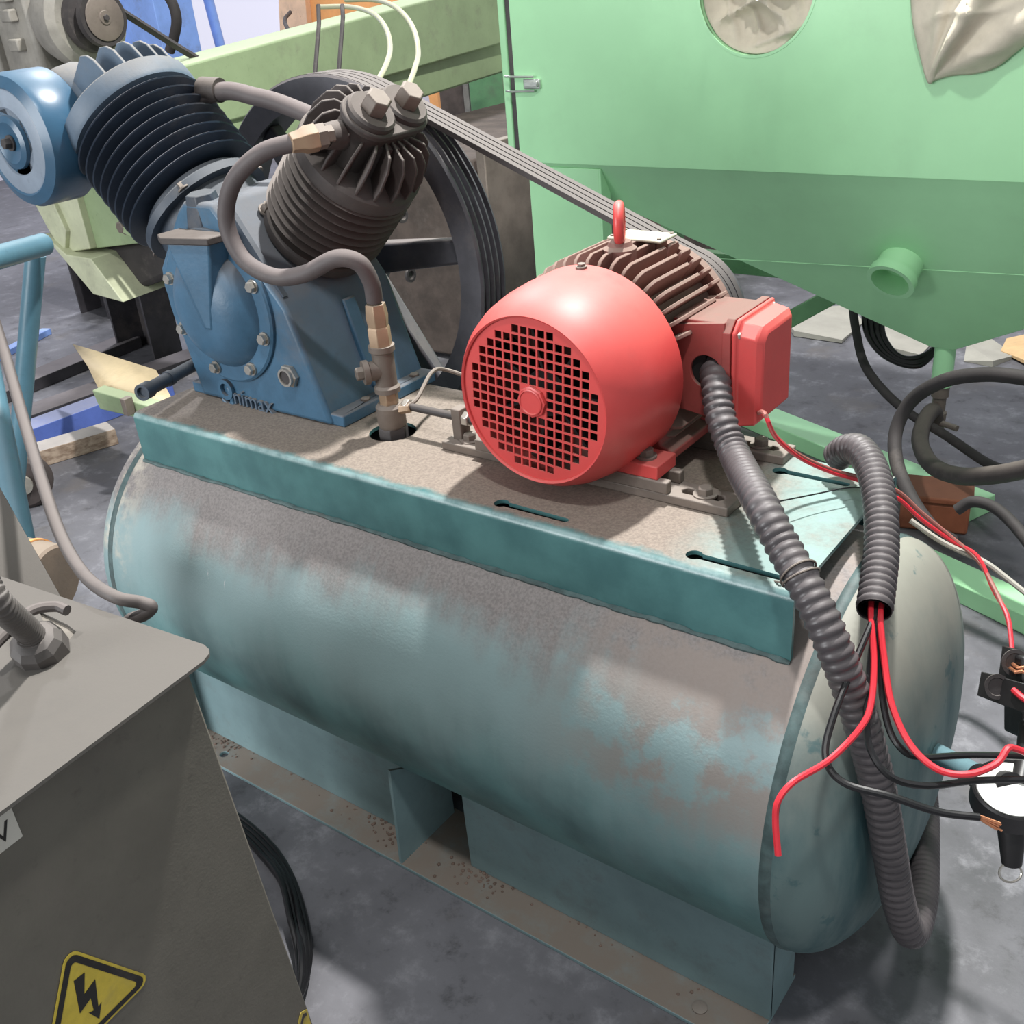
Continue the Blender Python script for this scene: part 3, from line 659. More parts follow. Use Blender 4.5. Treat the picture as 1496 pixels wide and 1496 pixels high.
for k in range(34):
    a = -198+k*8.2
    a = 90-(-130+k*7.9)
    q = math.radians(90-a)
    ang = math.degrees(q)
    if 72 < ang < 118: continue     # terminal box side
    mtx = Matrix.Translation((MX, 0, MZ)) @ Matrix.Rotation(q, 4, 'Y')
    if f1 is None:
        f1 = fin_mb(0.034, 0.158, 0.156, 0.02).build('cooling_fin', 'fin_red', None, 0.001); f1.matrix_basis = mtx; setpar(f1, mot)
        f2 = fin_mb(0.162, 0.194, 0.156, 0.004).build('cooling_fin', 'fin_red', None, 0.001); f2.matrix_basis = mtx; setpar(f2, mot)
    else:
        share(f1, 'cooling_fin', mtx, mot); share(f2, 'cooling_fin', mtx, mot)
# lifting eye
eb = MB().lathe([(1.025, 0.024), (1.052, 0.024), (1.056, 0.018), (1.062, 0.016)], (0.172, 0.095, 0), (0, 0, 1), 24).build('eye_boss', 'fin_red', mot)
ring = [Vector((0.172-0.022*0.47*math.sin(t), 0.095+0.022*0.88*math.sin(t), 1.087+0.024*math.cos(t))) for t in [2*PI*i/28 for i in range(29)]]
MB().tube(ring, 0.0075, 12, False).build('lifting_eye', 'motor_red', mot)
MB().box((0.125, 0.135, 1.051), (0.215, 0.185, 1.0555)).build('nameplate', 'nameplate', mot, 0.002)
for (x, y) in ((0.131, 0.141), (0.209, 0.141), (0.131, 0.179), (0.209, 0.179)): MB().cyl((x, y, 1.055), (x, y, 1.0575), 0.003, 10).build('rivet', 'dull_iron', mot)
for a in (-52, 90, 215):
    t = math.radians(a); c = Vector((MX+0.1465*math.cos(t), 0.012, MZ+0.1465*math.sin(t)))
    MB().hexbolt(c, (math.cos(t), 0, math.sin(t)), 0.006, 0.004, 0.008).build('cowl_screw', 'dull_iron', cp)
# feet
for sx in (-1, 1):
    xs = MX+sx*0.108
    MB().prism([(MX+sx*0.135, ZT+0.032), (MX+sx*0.135, ZT+0.046), (MX+sx*0.115, ZT+0.052), (MX+sx*0.098, 0.85), (MX+sx*0.06, 0.85), (MX+sx*0.07, ZT+0.032)], 'y', 0.02, 0.175).build('foot_web', 'motor_red_dusty', mot, 0.003)
    for y in (-0.022, 0.158):
        pl = plate('foot', [(xs-0.045, y-0.024), (xs+0.038, y-0.024), (xs+0.038, y+0.03), (xs-0.045, y+0.03)], [circle(xs+0.008, y, 0.007, 14)], 0.02, Matrix.Translation((0, 0, ZT+0.042)), 'motor_red', mot, 0.003)
        MB().hexbolt((xs+0.008, y, ZT+0.052), (0, 0, 1), 0.011, 0.010, 0.015).build('foot_bolt', 'dull_iron', pl)
# terminal box
tb0 = (0.272, 0.062, 0.842); tb1 = (0.352, 0.178, 0.968)
hx = plate('terminal_box', [(tb0[0], tb0[2]), (tb1[0], tb0[2]-0.01), (tb1[0], tb1[2]+0.006), (tb0[0], tb1[2]-0.004)], [circle(0.325, 0.902, 0.0235, 24)], 0.006, basis((0, tb0[1], 0), (1, 0, 0), (0, 0, 1)), 'motor_red_dusty', mot, 0.001)
MB().prism([(tb0[1]+0.003, tb0[2]), (tb1[1], tb0[2]), (tb1[1], tb0[2]+0.006), (tb0[1]+0.003, tb0[2]+0.006)], 'x', tb0[0], tb1[0]).build('box_wall', 'motor_red_dusty', hx)
MB().prism([(tb0[1]+0.003, tb1[2]-0.004), (tb1[1], tb1[2]-0.004), (tb1[1], tb1[2]+0.004), (tb0[1]+0.003, tb1[2]+0.004)], 'x', tb0[0], tb1[0]).build('box_wall', 'motor_red_dusty', hx, 0.002)
MB().box((tb0[0], tb1[1]-0.006, tb0[2]), (tb1[0], tb1[1], tb1[2])).build('box_wall', 'motor_red_dusty', hx)
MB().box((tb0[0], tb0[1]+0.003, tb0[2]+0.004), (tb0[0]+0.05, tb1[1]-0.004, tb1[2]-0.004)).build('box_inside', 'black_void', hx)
fl_ = MB()
m = []
def lidring(x, g): return [(x, tb0[1]-0.004-g, tb0[2]-0.02-g), (x, tb1[1]+0.004+g, tb0[2]-0.02-g), (x, tb1[1]+0.004+g, tb1[2]+0.008+g), (x, tb0[1]+0.012-g, tb1[2]+0.008+g), (x, tb0[1]-0.004-g, tb1[2]-0.008+g)]
def loft(rings):
    n = len(rings[0]); b = MB(); vs = [v for r in rings for v in r]; fs = [tuple(range(n)), tuple((len(rings)-1)*n+i for i in range(n))]
    for k in range(len(rings)-1):
        for i in range(n): fs.append((k*n+i, k*n+(i+1) % n, (k+1)*n+(i+1) % n, (k+1)*n+i))
    return b.add(vs, fs)
loft([lidring(0.350, 0.001), lidring(0.362, 0.001)]).build('box_flange', 'motor_red_dusty', hx, 0.001)
lid = loft([lidring(0.3635, 0.001), lidring(0.369, 0.001), lidring(0.3705, -0.004), lidring(0.395, -0.008), lidring(0.403, -0.016)]).build('box_lid', 'motor_red', hx, 0.003)
for (y, z) in ((tb0[1]+0.004, 0.957), (tb1[1]-0.004, 0.968), (tb0[1]+0.004, 0.835)):
    MB().hexbolt((0.369, y, z), (1, 0, 0), 0.005, 0.005).build('lid_screw', 'bright_steel', lid)
# pulley on the shaft
MPR = 0.108
pr = [(FY0-0.004, 0.02), (FY0-0.004, MPR)]
for k in range(4):
    y = FY0+0.007+k*0.0155; pr += [(y, MPR), (y+0.0035, MPR-0.011), (y+0.0085, MPR-0.011), (y+0.012, MPR)]
pr += [(FY1, MPR), (FY1, 0.02)]
MB().lathe(pr, (MX, 0, MZ), (0, 1, 0), 56, True).build('pulley', 'wheel_dark', mot)
MB().cyl((MX, 0.225, MZ), (MX, FY1+0.006, MZ), 0.021, 20).build('shaft', 'dark_iron', mot)

# ------------------------------------------------------------------ drive belts
def belt_path(c1, r1, c2, r2):
    c1, c2 = Vector(c1), Vector(c2); d = c2-c1; L = d.length; th = math.atan2(d.y, d.x); b = math.acos((r1-r2)/L); pts = []
    for i in range(41): t = th+b+(2*PI-2*b)*i/40; pts.append(c1+Vector((math.cos(t), math.sin(t)))*r1)
    for i in range(21): t = th-b+2*b*i/20; pts.append(c2+Vector((math.cos(t), math.sin(t)))*r2)
    return pts
names = ('nearest the viewer', 'second from the viewer', 'third from the viewer', 'farthest from the viewer')
for k in range(4):
    y = FY0+0.007+k*0.0155+0.006
    po = belt_path((CX, CZ), FR+0.001, (MX, MZ), MPR+0.001); pi_ = belt_path((CX, CZ), FR-0.009, (MX, MZ), MPR-0.009); m = len(po)
    vs = [(p.x, y-0.0062, p.y) for p in po]+[(p.x, y+0.0062, p.y) for p in po]+[(p.x, y+0.004, p.y) for p in pi_]+[(p.x, y-0.004, p.y) for p in pi_]
    fs = []
    for j in range(4):
        for i in range(m):
            i2 = (i+1) % m; j2 = (j+1) % 4; fs.append((j*m+i, j*m+i2, j2*m+i2, j2*m+i))
    b = MB().add(vs, fs).build('drive_belt', 'belt_rubber')
    tag(b, 'dusty grey V-belt from flywheel to red motor, ' + names[k] + ' of four', 'belt', 'V-belts on the flywheel')

# ------------------------------------------------------------------ corrugated conduits
def conduit(name, pts, r, mat, pitch=0.0125, depth=0.0028, n=20, parent=None, hollow_end=False):
    path = resample(spline(pts, 12), pitch/5); rad = []
    for i in range(len(path)):
        ph = (i % 5)/5; rad.append(r-depth*(0.5+0.5*math.cos(2*PI*ph))**1.5)
    o = MB().tube(path, r, n, cap=not hollow_end, rad=rad).build(name, mat, parent, smooth=60)
    return o, path
c1 = thing('corrugated_conduit', (0.70, -0.2, 0.3), 'long ribbed grey conduit from the red terminal box looping down past the tank end', 'conduit', 'corrugated conduits')
pts1 = [Vector((0.325, 0.085, 0.902)), AY(1046, 560, 0.05), AY(1053, 610, 0.018), AY(1075, 668, -0.02), AD(1108, 730, 1.27), AD(1145, 800, 1.235), AD(1180, 862, 1.215), AD(1212, 930, 1.215), AD(1240, 1000, 1.24), AD(1264, 1075, 1.28), AD(1285, 1160, 1.34), AD(1300, 1245, 1.41), AD(1313, 1318, 1.48), AD(1331, 1362, 1.55), AD(1347, 1318, 1.63), AD(1351, 1250, 1.73), AD(1352, 1190, 1.84), AD(1350, 1150, 1.95)]
o1, pth = conduit('sleeve', pts1, 0.0212, 'conduit', parent=c1)
# wire tie lashing the conduit to the slot
k = min(range(len(pth)), key=lambda i: (pth[i]-AD(1165, 838, 1.22)).length)
tn = (pth[k+1]-pth[k-1]).normalized()
for dz, tl in ((0.0, 0.25), (0.006, -0.2)):
    e = tn.cross(Vector((0, 0, 1))).normalized(); g = tn.cross(e)
    MB().tube([pth[k]+tn*(dz+0.012*math.sin(t)*tl)+(e*math.cos(t)+g*math.sin(t))*0.0222 for t in [2*PI*i/24 for i in range(25)]], 0.0012, 6, False).build('wire_tie', 'dull_iron', c1)
MB().tube(spline([pth[k]-tn.cross(Vector((0, 0, 1))).normalized()*0.021+Vector((0, 0, 0.002)), AZ(1150, 848, 0.752), AZ(1138, 850, 0.748), AZ(1130, 849, 0.742)], 4), 0.0012, 6).build('wire_tie', 'dull_iron', c1)
c2 = thing('corrugated_conduit', (0.57, 0.0, 0.75), 'short ribbed grey conduit arching off the platform corner, wires hanging from its open end', 'conduit', 'corrugated conduits')
pts2 = [AD(1222, 668, 1.53), AD(1236, 657, 1.505), AD(1256, 658, 1.475), AD(1275, 688, 1.43), AD(1286, 740, 1.375), AD(1288, 800, 1.33), AD(1283, 850, 1.295), AD(1277, 892, 1.265)]
o2, pth2 = conduit('sleeve', pts2, 0.0212, 'conduit', pitch=0.0105, hollow_end=True, parent=c2)
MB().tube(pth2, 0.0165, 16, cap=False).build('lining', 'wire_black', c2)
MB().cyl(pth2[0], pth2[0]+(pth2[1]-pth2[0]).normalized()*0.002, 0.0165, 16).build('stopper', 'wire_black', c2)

# ------------------------------------------------------------------ loose wires
def wire(name, px, r, mat, label, cat='wire', group='loose wires'):
    pts = [AD(*p) if len(p) == 3 else Vector(p[0]) for p in px]
    return tag(hose(name, pts, r, mat, None, 8, 8), label, cat, group)
s0 = pth2[-14]
w1 = thing('electric_wire', s0, 'black wire bent under the others with a stripped copper end', 'wire', 'loose wires')
wp = [s0+Vector((0.004, 0, 0)), AD(1277, 900, 1.262), AD(1252, 960, 1.235), AD(1218, 1045, 1.20), AD(1206, 1105, 1.185), AD(1232, 1143, 1.18), AD(1300, 1163, 1.18), AD(1370, 1186, 1.19), AD(1431, 1194, 1.20)]
hose('insulation', wp, 0.0040, 'wire_black', w1, 10)
e_ = AD(1431, 1194, 1.20); e2_ = AD(1455, 1206, 1.202)
for j in range(9):
    t = 2*PI*j/9; off = Vector((math.cos(t), 0.3*math.sin(t), math.sin(t)))*0.0018
    MB().tube([e_+off, (e_+e2_)/2+off*1.6, e2_+off*(1.8+0.3*(j % 3))+(e2_-e_)*0.1*(j % 3)], 0.0011, 6).build('copper_strand', 'copper', w1)
wire('electric_wire', [(s0-Vector((0.005, 0.003, 0)),), (1273, 905, 1.258), (1277, 965, 1.245), (1273, 1025, 1.225), (1258, 1062, 1.20), (1212, 1110, 1.17), (1160, 1142, 1.15), (1137, 1170, 1.145), (1133, 1200, 1.15), (1137, 1250, 1.16)], 0.0036, 'wire_red', 'red wire swinging left across the tank end to a blunt tip')
wire('electric_wire', [(s0+Vector((0, 0.006, 0)),), (1279, 905, 1.262), (1270, 980, 1.25), (1266, 1060, 1.225), (1276, 1105, 1.215), (1305, 1137, 1.215), (1355, 1148, 1.225), (1430, 1140, 1.25), (1520, 1139, 1.28)], 0.0038, 'wire_black', 'black wire sagging lowest toward the pressure gauge at the right edge')
wire('electric_wire', [(s0+Vector((0.007, 0.002, 0)),), (1283, 905, 1.264), (1285, 980, 1.255), (1296, 1055, 1.245), (1315, 1092, 1.24), (1345, 1106, 1.245), (1420, 1103, 1.265), (1520, 1106, 1.29)], 0.0038, 'wire_black', 'black wire running level to the right edge just above the white gauge')
wire('electric_wire', [(s0+Vector((0.008, -0.004, 0)),), (1286, 905, 1.26), (1292, 965, 1.25), (1303, 1030, 1.24), (1330, 1088, 1.23), (1370, 1124, 1.225), (1415, 1131, 1.23), (1455, 1116, 1.245), (1472, 1094, 1.255), (1484, 1094, 1.262), (1510, 1104, 1.275)], 0.0038, 'wire_red', 'red wire drooping in a U from the open conduit to the gauge')
lb = (0.385, 0.10, 0.835)
for i, (dx, lab) in enumerate(((0, 'upper thin red wire from the terminal box lid across the platform'), (5, 'lower thin red wire from the terminal box lid across the platform'))):
    wire('electric_wire', [((lb[0]+0.002*i, lb[1]+0.006*i, lb[2]),), tuple(AD(1117+dx*0.4, 604+dx, 1.345).to_tuple() for _ in range(1)) and (1117+dx*0.4, 604+dx, 1.365), (1133+dx*0.3, 637+dx*0.6, 1.40), (1170, 666+dx*0.7, 1.445), (1215, 686+dx*0.8, 1.475), (1258, 698+dx, 1.50), (1310, 717+dx*2, 1.54), (1345, 748+dx*2, 1.56), (1390, 785+dx, 1.58), (1428, 818-dx, 1.58), (1452, 858+dx, 1.56), (1472, 905-dx, 1.52), (1479, 950, 1.48)], 0.0030, 'wire_red' if i else 'wire_brown', lab, group='thin red wires')
wire('electric_wire', [(1330, 760, 1.60), (1370, 788, 1.60), (1405, 806, 1.59), (1440, 822, 1.585), (1475, 848, 1.58), (1515, 880, 1.57)], 0.0040, 'paper', 'pale beige wire crossing the red pair toward the right edge')
wire('binding_wire', [(1120, 735, 1.393), (1135, 733, 1.40), (1190, 722, 1.435), (1235, 713, 1.458), (1260, 712, 1.475)], 0.0011, 'wire_black', 'hair-thin dark binding wire lying on the platform between the two conduits', group=None)

# ------------------------------------------------------------------ pressure switch and gauge at the tank end
gm_ = thing('gauge_manifold', (0.79, -0.13, 0.5), 'black round gauge with white dial on a chipped pale blue pipe at the tank end', 'pressure gauge')
g0 = AD(1358, 1096, 1.56); g1 = AD(1432, 1136, 1.43); g2 = AD(1478, 1150, 1.36)
MB().tube([g0-(g1-g0)*0.5, g0, g1], 0.0145, 18).build('pipe', 'pipe_blue', gm_)
MB().lathe([(0, 0.0001), (0, 0.019), (0.02, 0.012)], g0, AD(1352, 1080, 1.55)-g0, 4).build('valve_lever', 'pipe_blue', gm_)
MB().cyl(g1, g2, 0.017, 18).build('elbow', 'switch_black', gm_)
gc = AD(1478, 1156, 1.36); gax = (Vector((0.05, -0.16, 1.0))).normalized()
case_ = MB().lathe([(-0.03, 0.0001), (-0.03, 0.036), (-0.022, 0.043), (0.004, 0.043), (0.006, 0.041), (0.003, 0.038)], gc, gax, 40).build('case', 'switch_black', gm_)
MB().lathe([(0.003, 0.0375), (0.0048, 0.0375)], gc, gax, 40).build('dial', 'dial', case_)
dn = AD(1478, 1262, 1.40)
MB().tube([gc-gax*0.02, (gc*0.4+dn*0.6), dn], 0.014, 16, rad=[0.016, 0.015, 0.011]).build('drain_stem', 'switch_black', gm_)
rc = AD(1476, 1275, 1.40); MB().tube([rc+RGT*0.013*math.cos(t)+UPV*0.011*math.sin(t) for t in [2*PI*i/24 for i in range(25)]], 0.0014, 6, False).build('pull_ring', 'bright_steel', gm_)
ps = thing('pressure_switch', (0.8, -0.05, 0.6), 'black pressure switch with two stepped plates and bare terminals at the right edge', 'pressure switch')
def px_plate(name, quad, d, th, mat, par):
    P = [AD(q[0], q[1], (q[2] if len(q) > 2 else d)) for q in quad]; nrm = (P[1]-P[0]).cross(P[3]-P[0]).normalized()*th
    if nrm.dot(FWD) < 0: nrm = -nrm
    return MB().add([p for p in P]+[p+nrm for p in P], [(0, 1, 2, 3), (7, 6, 5, 4), (0, 4, 5, 1), (1, 5, 6, 2), (2, 6, 7, 3), (3, 7, 4, 0)]).build(name, mat, par, 0.001)
pl1 = px_plate('back_plate', [(1464, 943, 1.46), (1545, 968, 1.40), (1540, 1015, 1.40), (1458, 990, 1.46)], 1.45, 0.012, 'switch_black', ps)
pl2 = px_plate('front_plate', [(1433, 981, 1.43), (1520, 1005, 1.37), (1516, 1050, 1.37), (1427, 1016, 1.43)], 1.42, 0.012, 'switch_black', ps)
def disc(c, r, ax, name, mat, par): return MB().lathe([(0, r), (0.002, r), (0.002, r*0.72), (0.0005, r*0.66), (0.0005, 0.0001)], c, ax, 28).build(name, mat, par)
disc(AD(1456, 1003, 1.405), 0.0155, -FWD, 'gland_ring', 'dark_iron', pl2)
disc(AD(1482, 968, 1.428), 0.0165, -FWD, 'gland_ring', 'dark_iron', pl1)
for (x, y) in ((1480, 970), (1487, 976), (1476, 976)): MB().tube([AD(x, y, 1.425), AD(x+8, y+6, 1.40), AD(x+18, y+5, 1.40)], 0.0022, 7).build('terminal_wire', 'copper', ps)
MB().tube([AD(1481, 1008, 1.395), AD(1492, 1018, 1.385), AD(1510, 1030, 1.38)], 0.004, 8).build('red_lead', 'wire_red', ps)
MB().box((-0.03, 0, -0.05), (0.03, 0.05, 0.05), basis(AD(1530, 1020, 1.43), RGT, FWD)).build('switch_body', 'switch_black', ps, 0.004)
MB().tube([AD(1505, 1060, 1.43), AD(1502, 1100, 1.40), AD(1490, 1150, 1.37)], 0.013, 14).build('stem', 'switch_black', ps)

# ------------------------------------------------------------------ green blasting cabinet
CY = 1.18
gcb = thing('blasting_cabinet', (0.2, 1.5, 0), 'bright green steel blasting cabinet with arm holes and a tapering hopper', 'blasting cabinet')
GXL, GXR, GZ0, GZ1, GYB = -0.795, 1.15, 0.945, 1.95, 1.86
h2 = (0.41, 1.33)
face = plate('front_panel', [(GXL, GZ0), (GXR, GZ0), (GXR, GZ1), (GXL, GZ1)], [circle(-0.128, 1.33, 0.135, 56), circle(h2[0], h2[1], 0.135, 56)], 0.006, basis((0, CY, 0), (1, 0, 0), (0, 0, 1)), 'cabinet_green', gcb)
for cx in (-0.128, h2[0]):
    MB().lathe([(-0.004, 0.135), (-0.004, 0.141), (0.002, 0.143), (0.05, 0.141), (0.05, 0.135)], (cx, CY, 1.33), (0, 1, 0), 56, True).build('arm_hole_rim', 'cabinet_green', face)
MB().box((GXL, CY+0.003, GZ0), (GXL+0.006, GYB, GZ1)).build('side_panel', 'cabinet_green', gcb)
MB().box((GXR-0.006, CY+0.003, GZ0), (GXR, GYB, GZ1)).build('side_panel', 'cabinet_green', gcb)
MB().box((GXL, GYB-0.006, GZ0), (GXR, GYB, GZ1)).build('back_panel', 'cabinet_green', gcb)
MB().box((GXL, CY, GZ1-0.003), (GXR, GYB, GZ1+0.003)).build('top_panel', 'cabinet_green', gcb)
dr = MB().box((GXL-0.05, CY+0.012, GZ0+0.03), (GXL-0.028, GYB-0.02, GZ1-0.03)).build('side_door', 'cabinet_green', gcb, 0.003)
MB().box((GXL-0.027, CY+0.016, GZ0+0.03), (GXL-0.001, GYB-0.02, GZ1-0.03)).build('door_gap_fill', 'dark_iron', dr)  # dark strip filling the door gap, standing in for its shade
# toggle latch
lt = thing('latch', AY(775, 122, CY), '', ''); del lt['label']; del lt['category']; bpy.data.objects.remove(lt)
lq = AY(778, 122, CY)
la = MB().box((lq.x-0.022, CY-0.012, lq.z-0.012), (lq.x+0.03, CY-0.003, lq.z+0.012)).build('latch', 'latch_zinc', gcb, 0.003)
MB().box((lq.x-0.015, CY-0.018, lq.z-0.007), (lq.x+0.026, CY-0.010, lq.z+0.007)).build('lever', 'latch_zinc', la, 0.002)
for s in (-1, 1): MB().tube([(lq.x+0.012, CY-0.010, lq.z+s*0.017), (lq.x-0.06, CY-0.010, lq.z+s*0.018), (lq.x-0.085, CY-0.002, lq.z+s*0.018)], 0.003, 8).build('hook_rod', 'latch_zinc', la)
# hopper
AP = Vector((0.272, 1.50, 0.47)); hb = 0.03
top = [(GXL, CY, GZ0), (GXR, CY, GZ0), (GXR, GYB, GZ0), (GXL, GYB, GZ0)]
bot = [(AP.x-hb, AP.y-hb, AP.z), (AP.x+hb, AP.y-hb, AP.z), (AP.x+hb, AP.y+hb, AP.z), (AP.x-hb, AP.y+hb, AP.z)]
hop = MB().add(top+bot, [(0, 1, 5, 4), (1, 2, 6, 5), (2, 3, 7, 6), (3, 0, 4, 7), (4, 5, 6, 7), (3, 2, 1, 0)]).build('hopper', 'cabinet_green', gcb, 0.002, smooth=0)
fn = (Vector(top[1])-Vector(top[0])).cross(Vector(bot[0])-Vector(top[0])).normalized()
if fn.y > 0: fn = -fn
def onhop(px, py):
    d = ray(px, py); t = (Vector(top[0])-CAM).dot(fn)/d.dot(fn); return CAM+d*t
MB().tube([onhop(940, 372), onhop(1496, 402)], 0.0014, 6).build('weld_line', 'cabinet_green', hop)
sp = onhop(1316, 385); ax = Vector((-0.12, -0.75, -0.55)).normalized()
stb = MB().lathe([(-0.05, 0.052), (0.055, 0.052), (0.055, 0.046), (0.0, 0.046), (-0.03, 0.0001)], sp, ax, 36).build('outlet_stub', 'cabinet_green', hop)
MB().lathe([(0.035, 0.052), (0.036, 0.058), (0.058, 0.058), (0.058, 0.046)], sp, ax, 36, True).build('stub_collar', 'cabinet_green', stb)
MB().lathe([(-0.11, 0.026), (0.0, 0.026)], AP, (0, 0, 1), 24).build('drain_pipe', 'cabinet_green', hop)
# legs and base frame
MB().box((-0.775, CY+0.004, 0.05), (-0.553, CY+0.01, GZ0-0.012)).build('leg_panel', 'cabinet_green', gcb, 0.001)
MB().box((-0.553, CY+0.004, 0.05), (-0.547, CY+0.05, GZ0-0.012)).build('leg_panel', 'cabinet_green', gcb, 0.001)
for (x, y) in ((-0.72, GYB-0.06), (1.08, CY+0.02), (1.08, GYB-0.06)):
    MB().box((x, y, 0.05), (x+0.06, y+0.05, GZ0)).build('leg', 'frame_green', gcb, 0.002)
bar('cross_brace', (-0.7, 1.84, 0.50), (1.1, 1.84, 0.50), 0.04, 0.06, 'frame_green', gcb)
bar('diagonal_brace', (-0.70, 1.80, 0.06), (0.02, 1.80, 0.55), 0.04, 0.05, 'frame_green', gcb)
b1 = bar('base_rail', AZ(1060, 600, 0.0), AZ(1432, 755, 0.0), 0.11, 0.05, 'cabinet_green', gcb)
b1a, b1b = AZ(1040, 597, 0.05), AZ(1430, 728, 0.05)
b2 = bar('base_rail', AZ(1300, 815, 0.0), AZ(1540, 930, 0.0), 0.09, 0.05, 'cabinet_green', gcb)
bar('base_rail', (-0.72, 1.2, 0), (-0.72, 1.9, 0), 0.06, 0.05, 'cabinet_green', gcb)
# canvas sleeves
def fold(t, k):     # soft ridge profile
    s_ = math.sin(t); return (1-abs(s_))**k
def crumple(name, cx, cz, r, label, depth):
    NR, NA = 30, 96; vs = []; fs = []
    for i in range(NR+1):
        q = i/NR
        for k in range(NA):
            t = 2*PI*k/NA; u = q*math.cos(t); v = q*math.sin(t)
            a = u*0.80+v*0.60; b = -u*0.60+v*0.80
            f = 0.045*fold(2.4*a+0.6*math.sin(2.1*b)+0.4, 2.2)+0.026*fold(4.6*b+1.1*math.sin(1.7*a)+0.9, 2.6)+0.014*fold(7.5*a-2.5*b+2.0, 2.6)
            f += 0.05*math.exp(-((u-0.45)**2+(v-0.05)**2)/0.10)
            y = CY+0.012+depth*(1-q**4)-f*(1-q**6)
            vs.append((cx+r*u, y, cz+r*v))
    for i in range(NR):
        for k in range(NA): k2 = (k+1) % NA; fs.append((i*NA+k, i*NA+k2, (i+1)*NA+k2, (i+1)*NA+k))
    o = MB().add(vs, fs).build(name, 'canvas', smooth=80)
    sd = o.modifiers.new('thick', 'SOLIDIFY'); sd.thickness = 0.002; sd.offset = 1
    return tag(o, label, 'sleeve', 'canvas sleeves')
crumple('canvas_sleeve', -0.128, 1.33, 0.133, 'beige canvas sleeve crumpled inside the round arm hole', 0.045)
def hanging():
    # sleeve pulled out of the second arm hole: long folds running up and right from the hanging point
    out = [(1331, -60), (1333, 0), (1337, 40), (1347, 85), (1357, 119), (1366, 116), (1390, 109), (1425, 106), (1455, 97), (1480, 78), (1500, 62), (1530, 40), (1545, -20), (1535, -80), (1480, -130), (1400, -140), (1350, -110)]
    O = [AY(x, y, CY-0.008) for x, y in out]; O2 = spline(O+[O[0]], 6)[:-1]; NA = len(O2)
    c = AY(1425, 5, CY-0.03); T = AY(1357, 118, CY); NR = 30; vs = []; fs = []
    for i in range(NR+1):
        q = i/NR
        for k in range(NA):
            p = c.lerp(O2[k], q); dx, dz = p.x-T.x, p.z-T.z; ang = math.atan2(dz, dx); dt = math.hypot(dx, dz)
            f = 0.0
            for (a0, wd, am) in ((1.95, 0.16, 0.030), (1.35, 0.10, 0.012), (0.98, 0.13, 0.040), (0.45, 0.20, 0.030)):
                f += am*math.exp(-((ang-a0-0.5*(dt-0.1))/wd)**2)*min(1, dt/0.10)
            u = (p.x-c.x)/0.12; v = (p.z-c.z)/0.12
            f += 0.010*fold(5*v-2*u+0.5+0.8*math.sin(3*u), 2.2)*max(0, min(1, (dt-0.09)/0.05))
            y = CY-0.010-(0.035*(1-q**3)+f*(1-q**9))
            vs.append((p.x, y, p.z))
    for i in range(NR):
        for k in range(NA): k2 = (k+1) % NA; fs.append((i*NA+k, i*NA+k2, (i+1)*NA+k2, (i+1)*NA+k))
    o = MB().add(vs, fs).build('canvas_sleeve', 'canvas', smooth=80)
    sd = o.modifiers.new('thick', 'SOLIDIFY'); sd.thickness = 0.003; sd.offset = 1
    return tag(o, 'beige canvas sleeve pulled out and hanging to a point from the right arm hole', 'sleeve', 'canvas sleeves')
hanging()
# fitting and hoses below the hopper
fit = thing('hose_fitting', AP+Vector((0, 0, -0.25)), 'rusty hose fitting screwed under the green hopper outlet', 'fitting')
fz = AP.z-0.11
MB().lathe([(0, 0.022), (-0.03, 0.022), (-0.03, 0.017), (-0.07, 0.017), (-0.075, 0.022), (-0.12, 0.020)], (AP.x, AP.y, fz), (0, 0, 1), 20).build('nipple', 'dull_iron', fit)
MB().cyl((AP.x+0.01, AP.y-0.01, fz-0.1), (AP.x+0.06, AP.y-0.03, fz-0.1), 0.008, 12).build('tap_lever', 'dull_iron', fit)
HB = Vector((AP.x, AP.y, fz-0.10))
tag(hose('rubber_hose', [HB, AD(1362, 600, 2.95), AD(1348, 622, 2.90), AD(1345, 650, 2.82), AD(1362, 680, 2.72), AD(1400, 695, 2.62), AD(1450, 694, 2.52), AD(1510, 683, 2.45)], 0.021, 'grease_iron', None, 14), 'stiff brown-black hose curving from the hopper fitting to the right edge', 'hose', 'black hoses')
tag(hose('rubber_hose', [AD(1540, 560, 2.3), AD(1496, 552, 2.32), AD(1440, 547, 2.36), AD(1380, 556, 2.42), AD(1332, 585, 2.5), AD(1309, 630, 2.52), AD(1311, 680, 2.48), AD(1335, 735, 2.4), AD(1366, 775, 2.36), AD(1390, 790, 2.40)], 0.0155, 'rubber_dark', None, 14), 'black rubber hose in a wide loop over the green base rail', 'hose', 'black hoses')
tag(hose('rubber_hose', [AD(1245, 440, 3.2), AD(1250, 480, 3.1), AD(1262, 530, 3.0), AD(1290, 570, 2.95), AD(1330, 605, 2.93), AD(1380, 635, 2.9), AD(1440, 675, 2.8), AD(1480, 690, 2.7)], 0.012, 'rubber_dark', None, 12), 'thin dark hose falling from behind the hopper toward the base rail', 'hose', 'black hoses')
for i, (dx, dy) in enumerate(((0, 0), (9, 4), (18, 7), (26, 12))):
    o = hose('hanging_cable', [AD(1262+dx, 450+dy*0.2, 3.12), AD(1266+dx*0.9, 485+dy*0.1, 3.12), AD(1284+dx*0.7, 513-dy*0.2, 3.12), AD(1312+dx*0.3, 530-dy*0.6, 3.12), AD(1342, 534-dy, 3.12), AD(1362, 518-dy*0.6, 3.13), AD(1374, 500-dy*0.4, 3.14)], 0.008, 'wire_black', None, 10)
    tag(o, ('outermost', 'second', 'third', 'innermost')[i] + ' of four black cable loops hanging behind the hopper tip', 'cable', 'cable loops under the hopper')
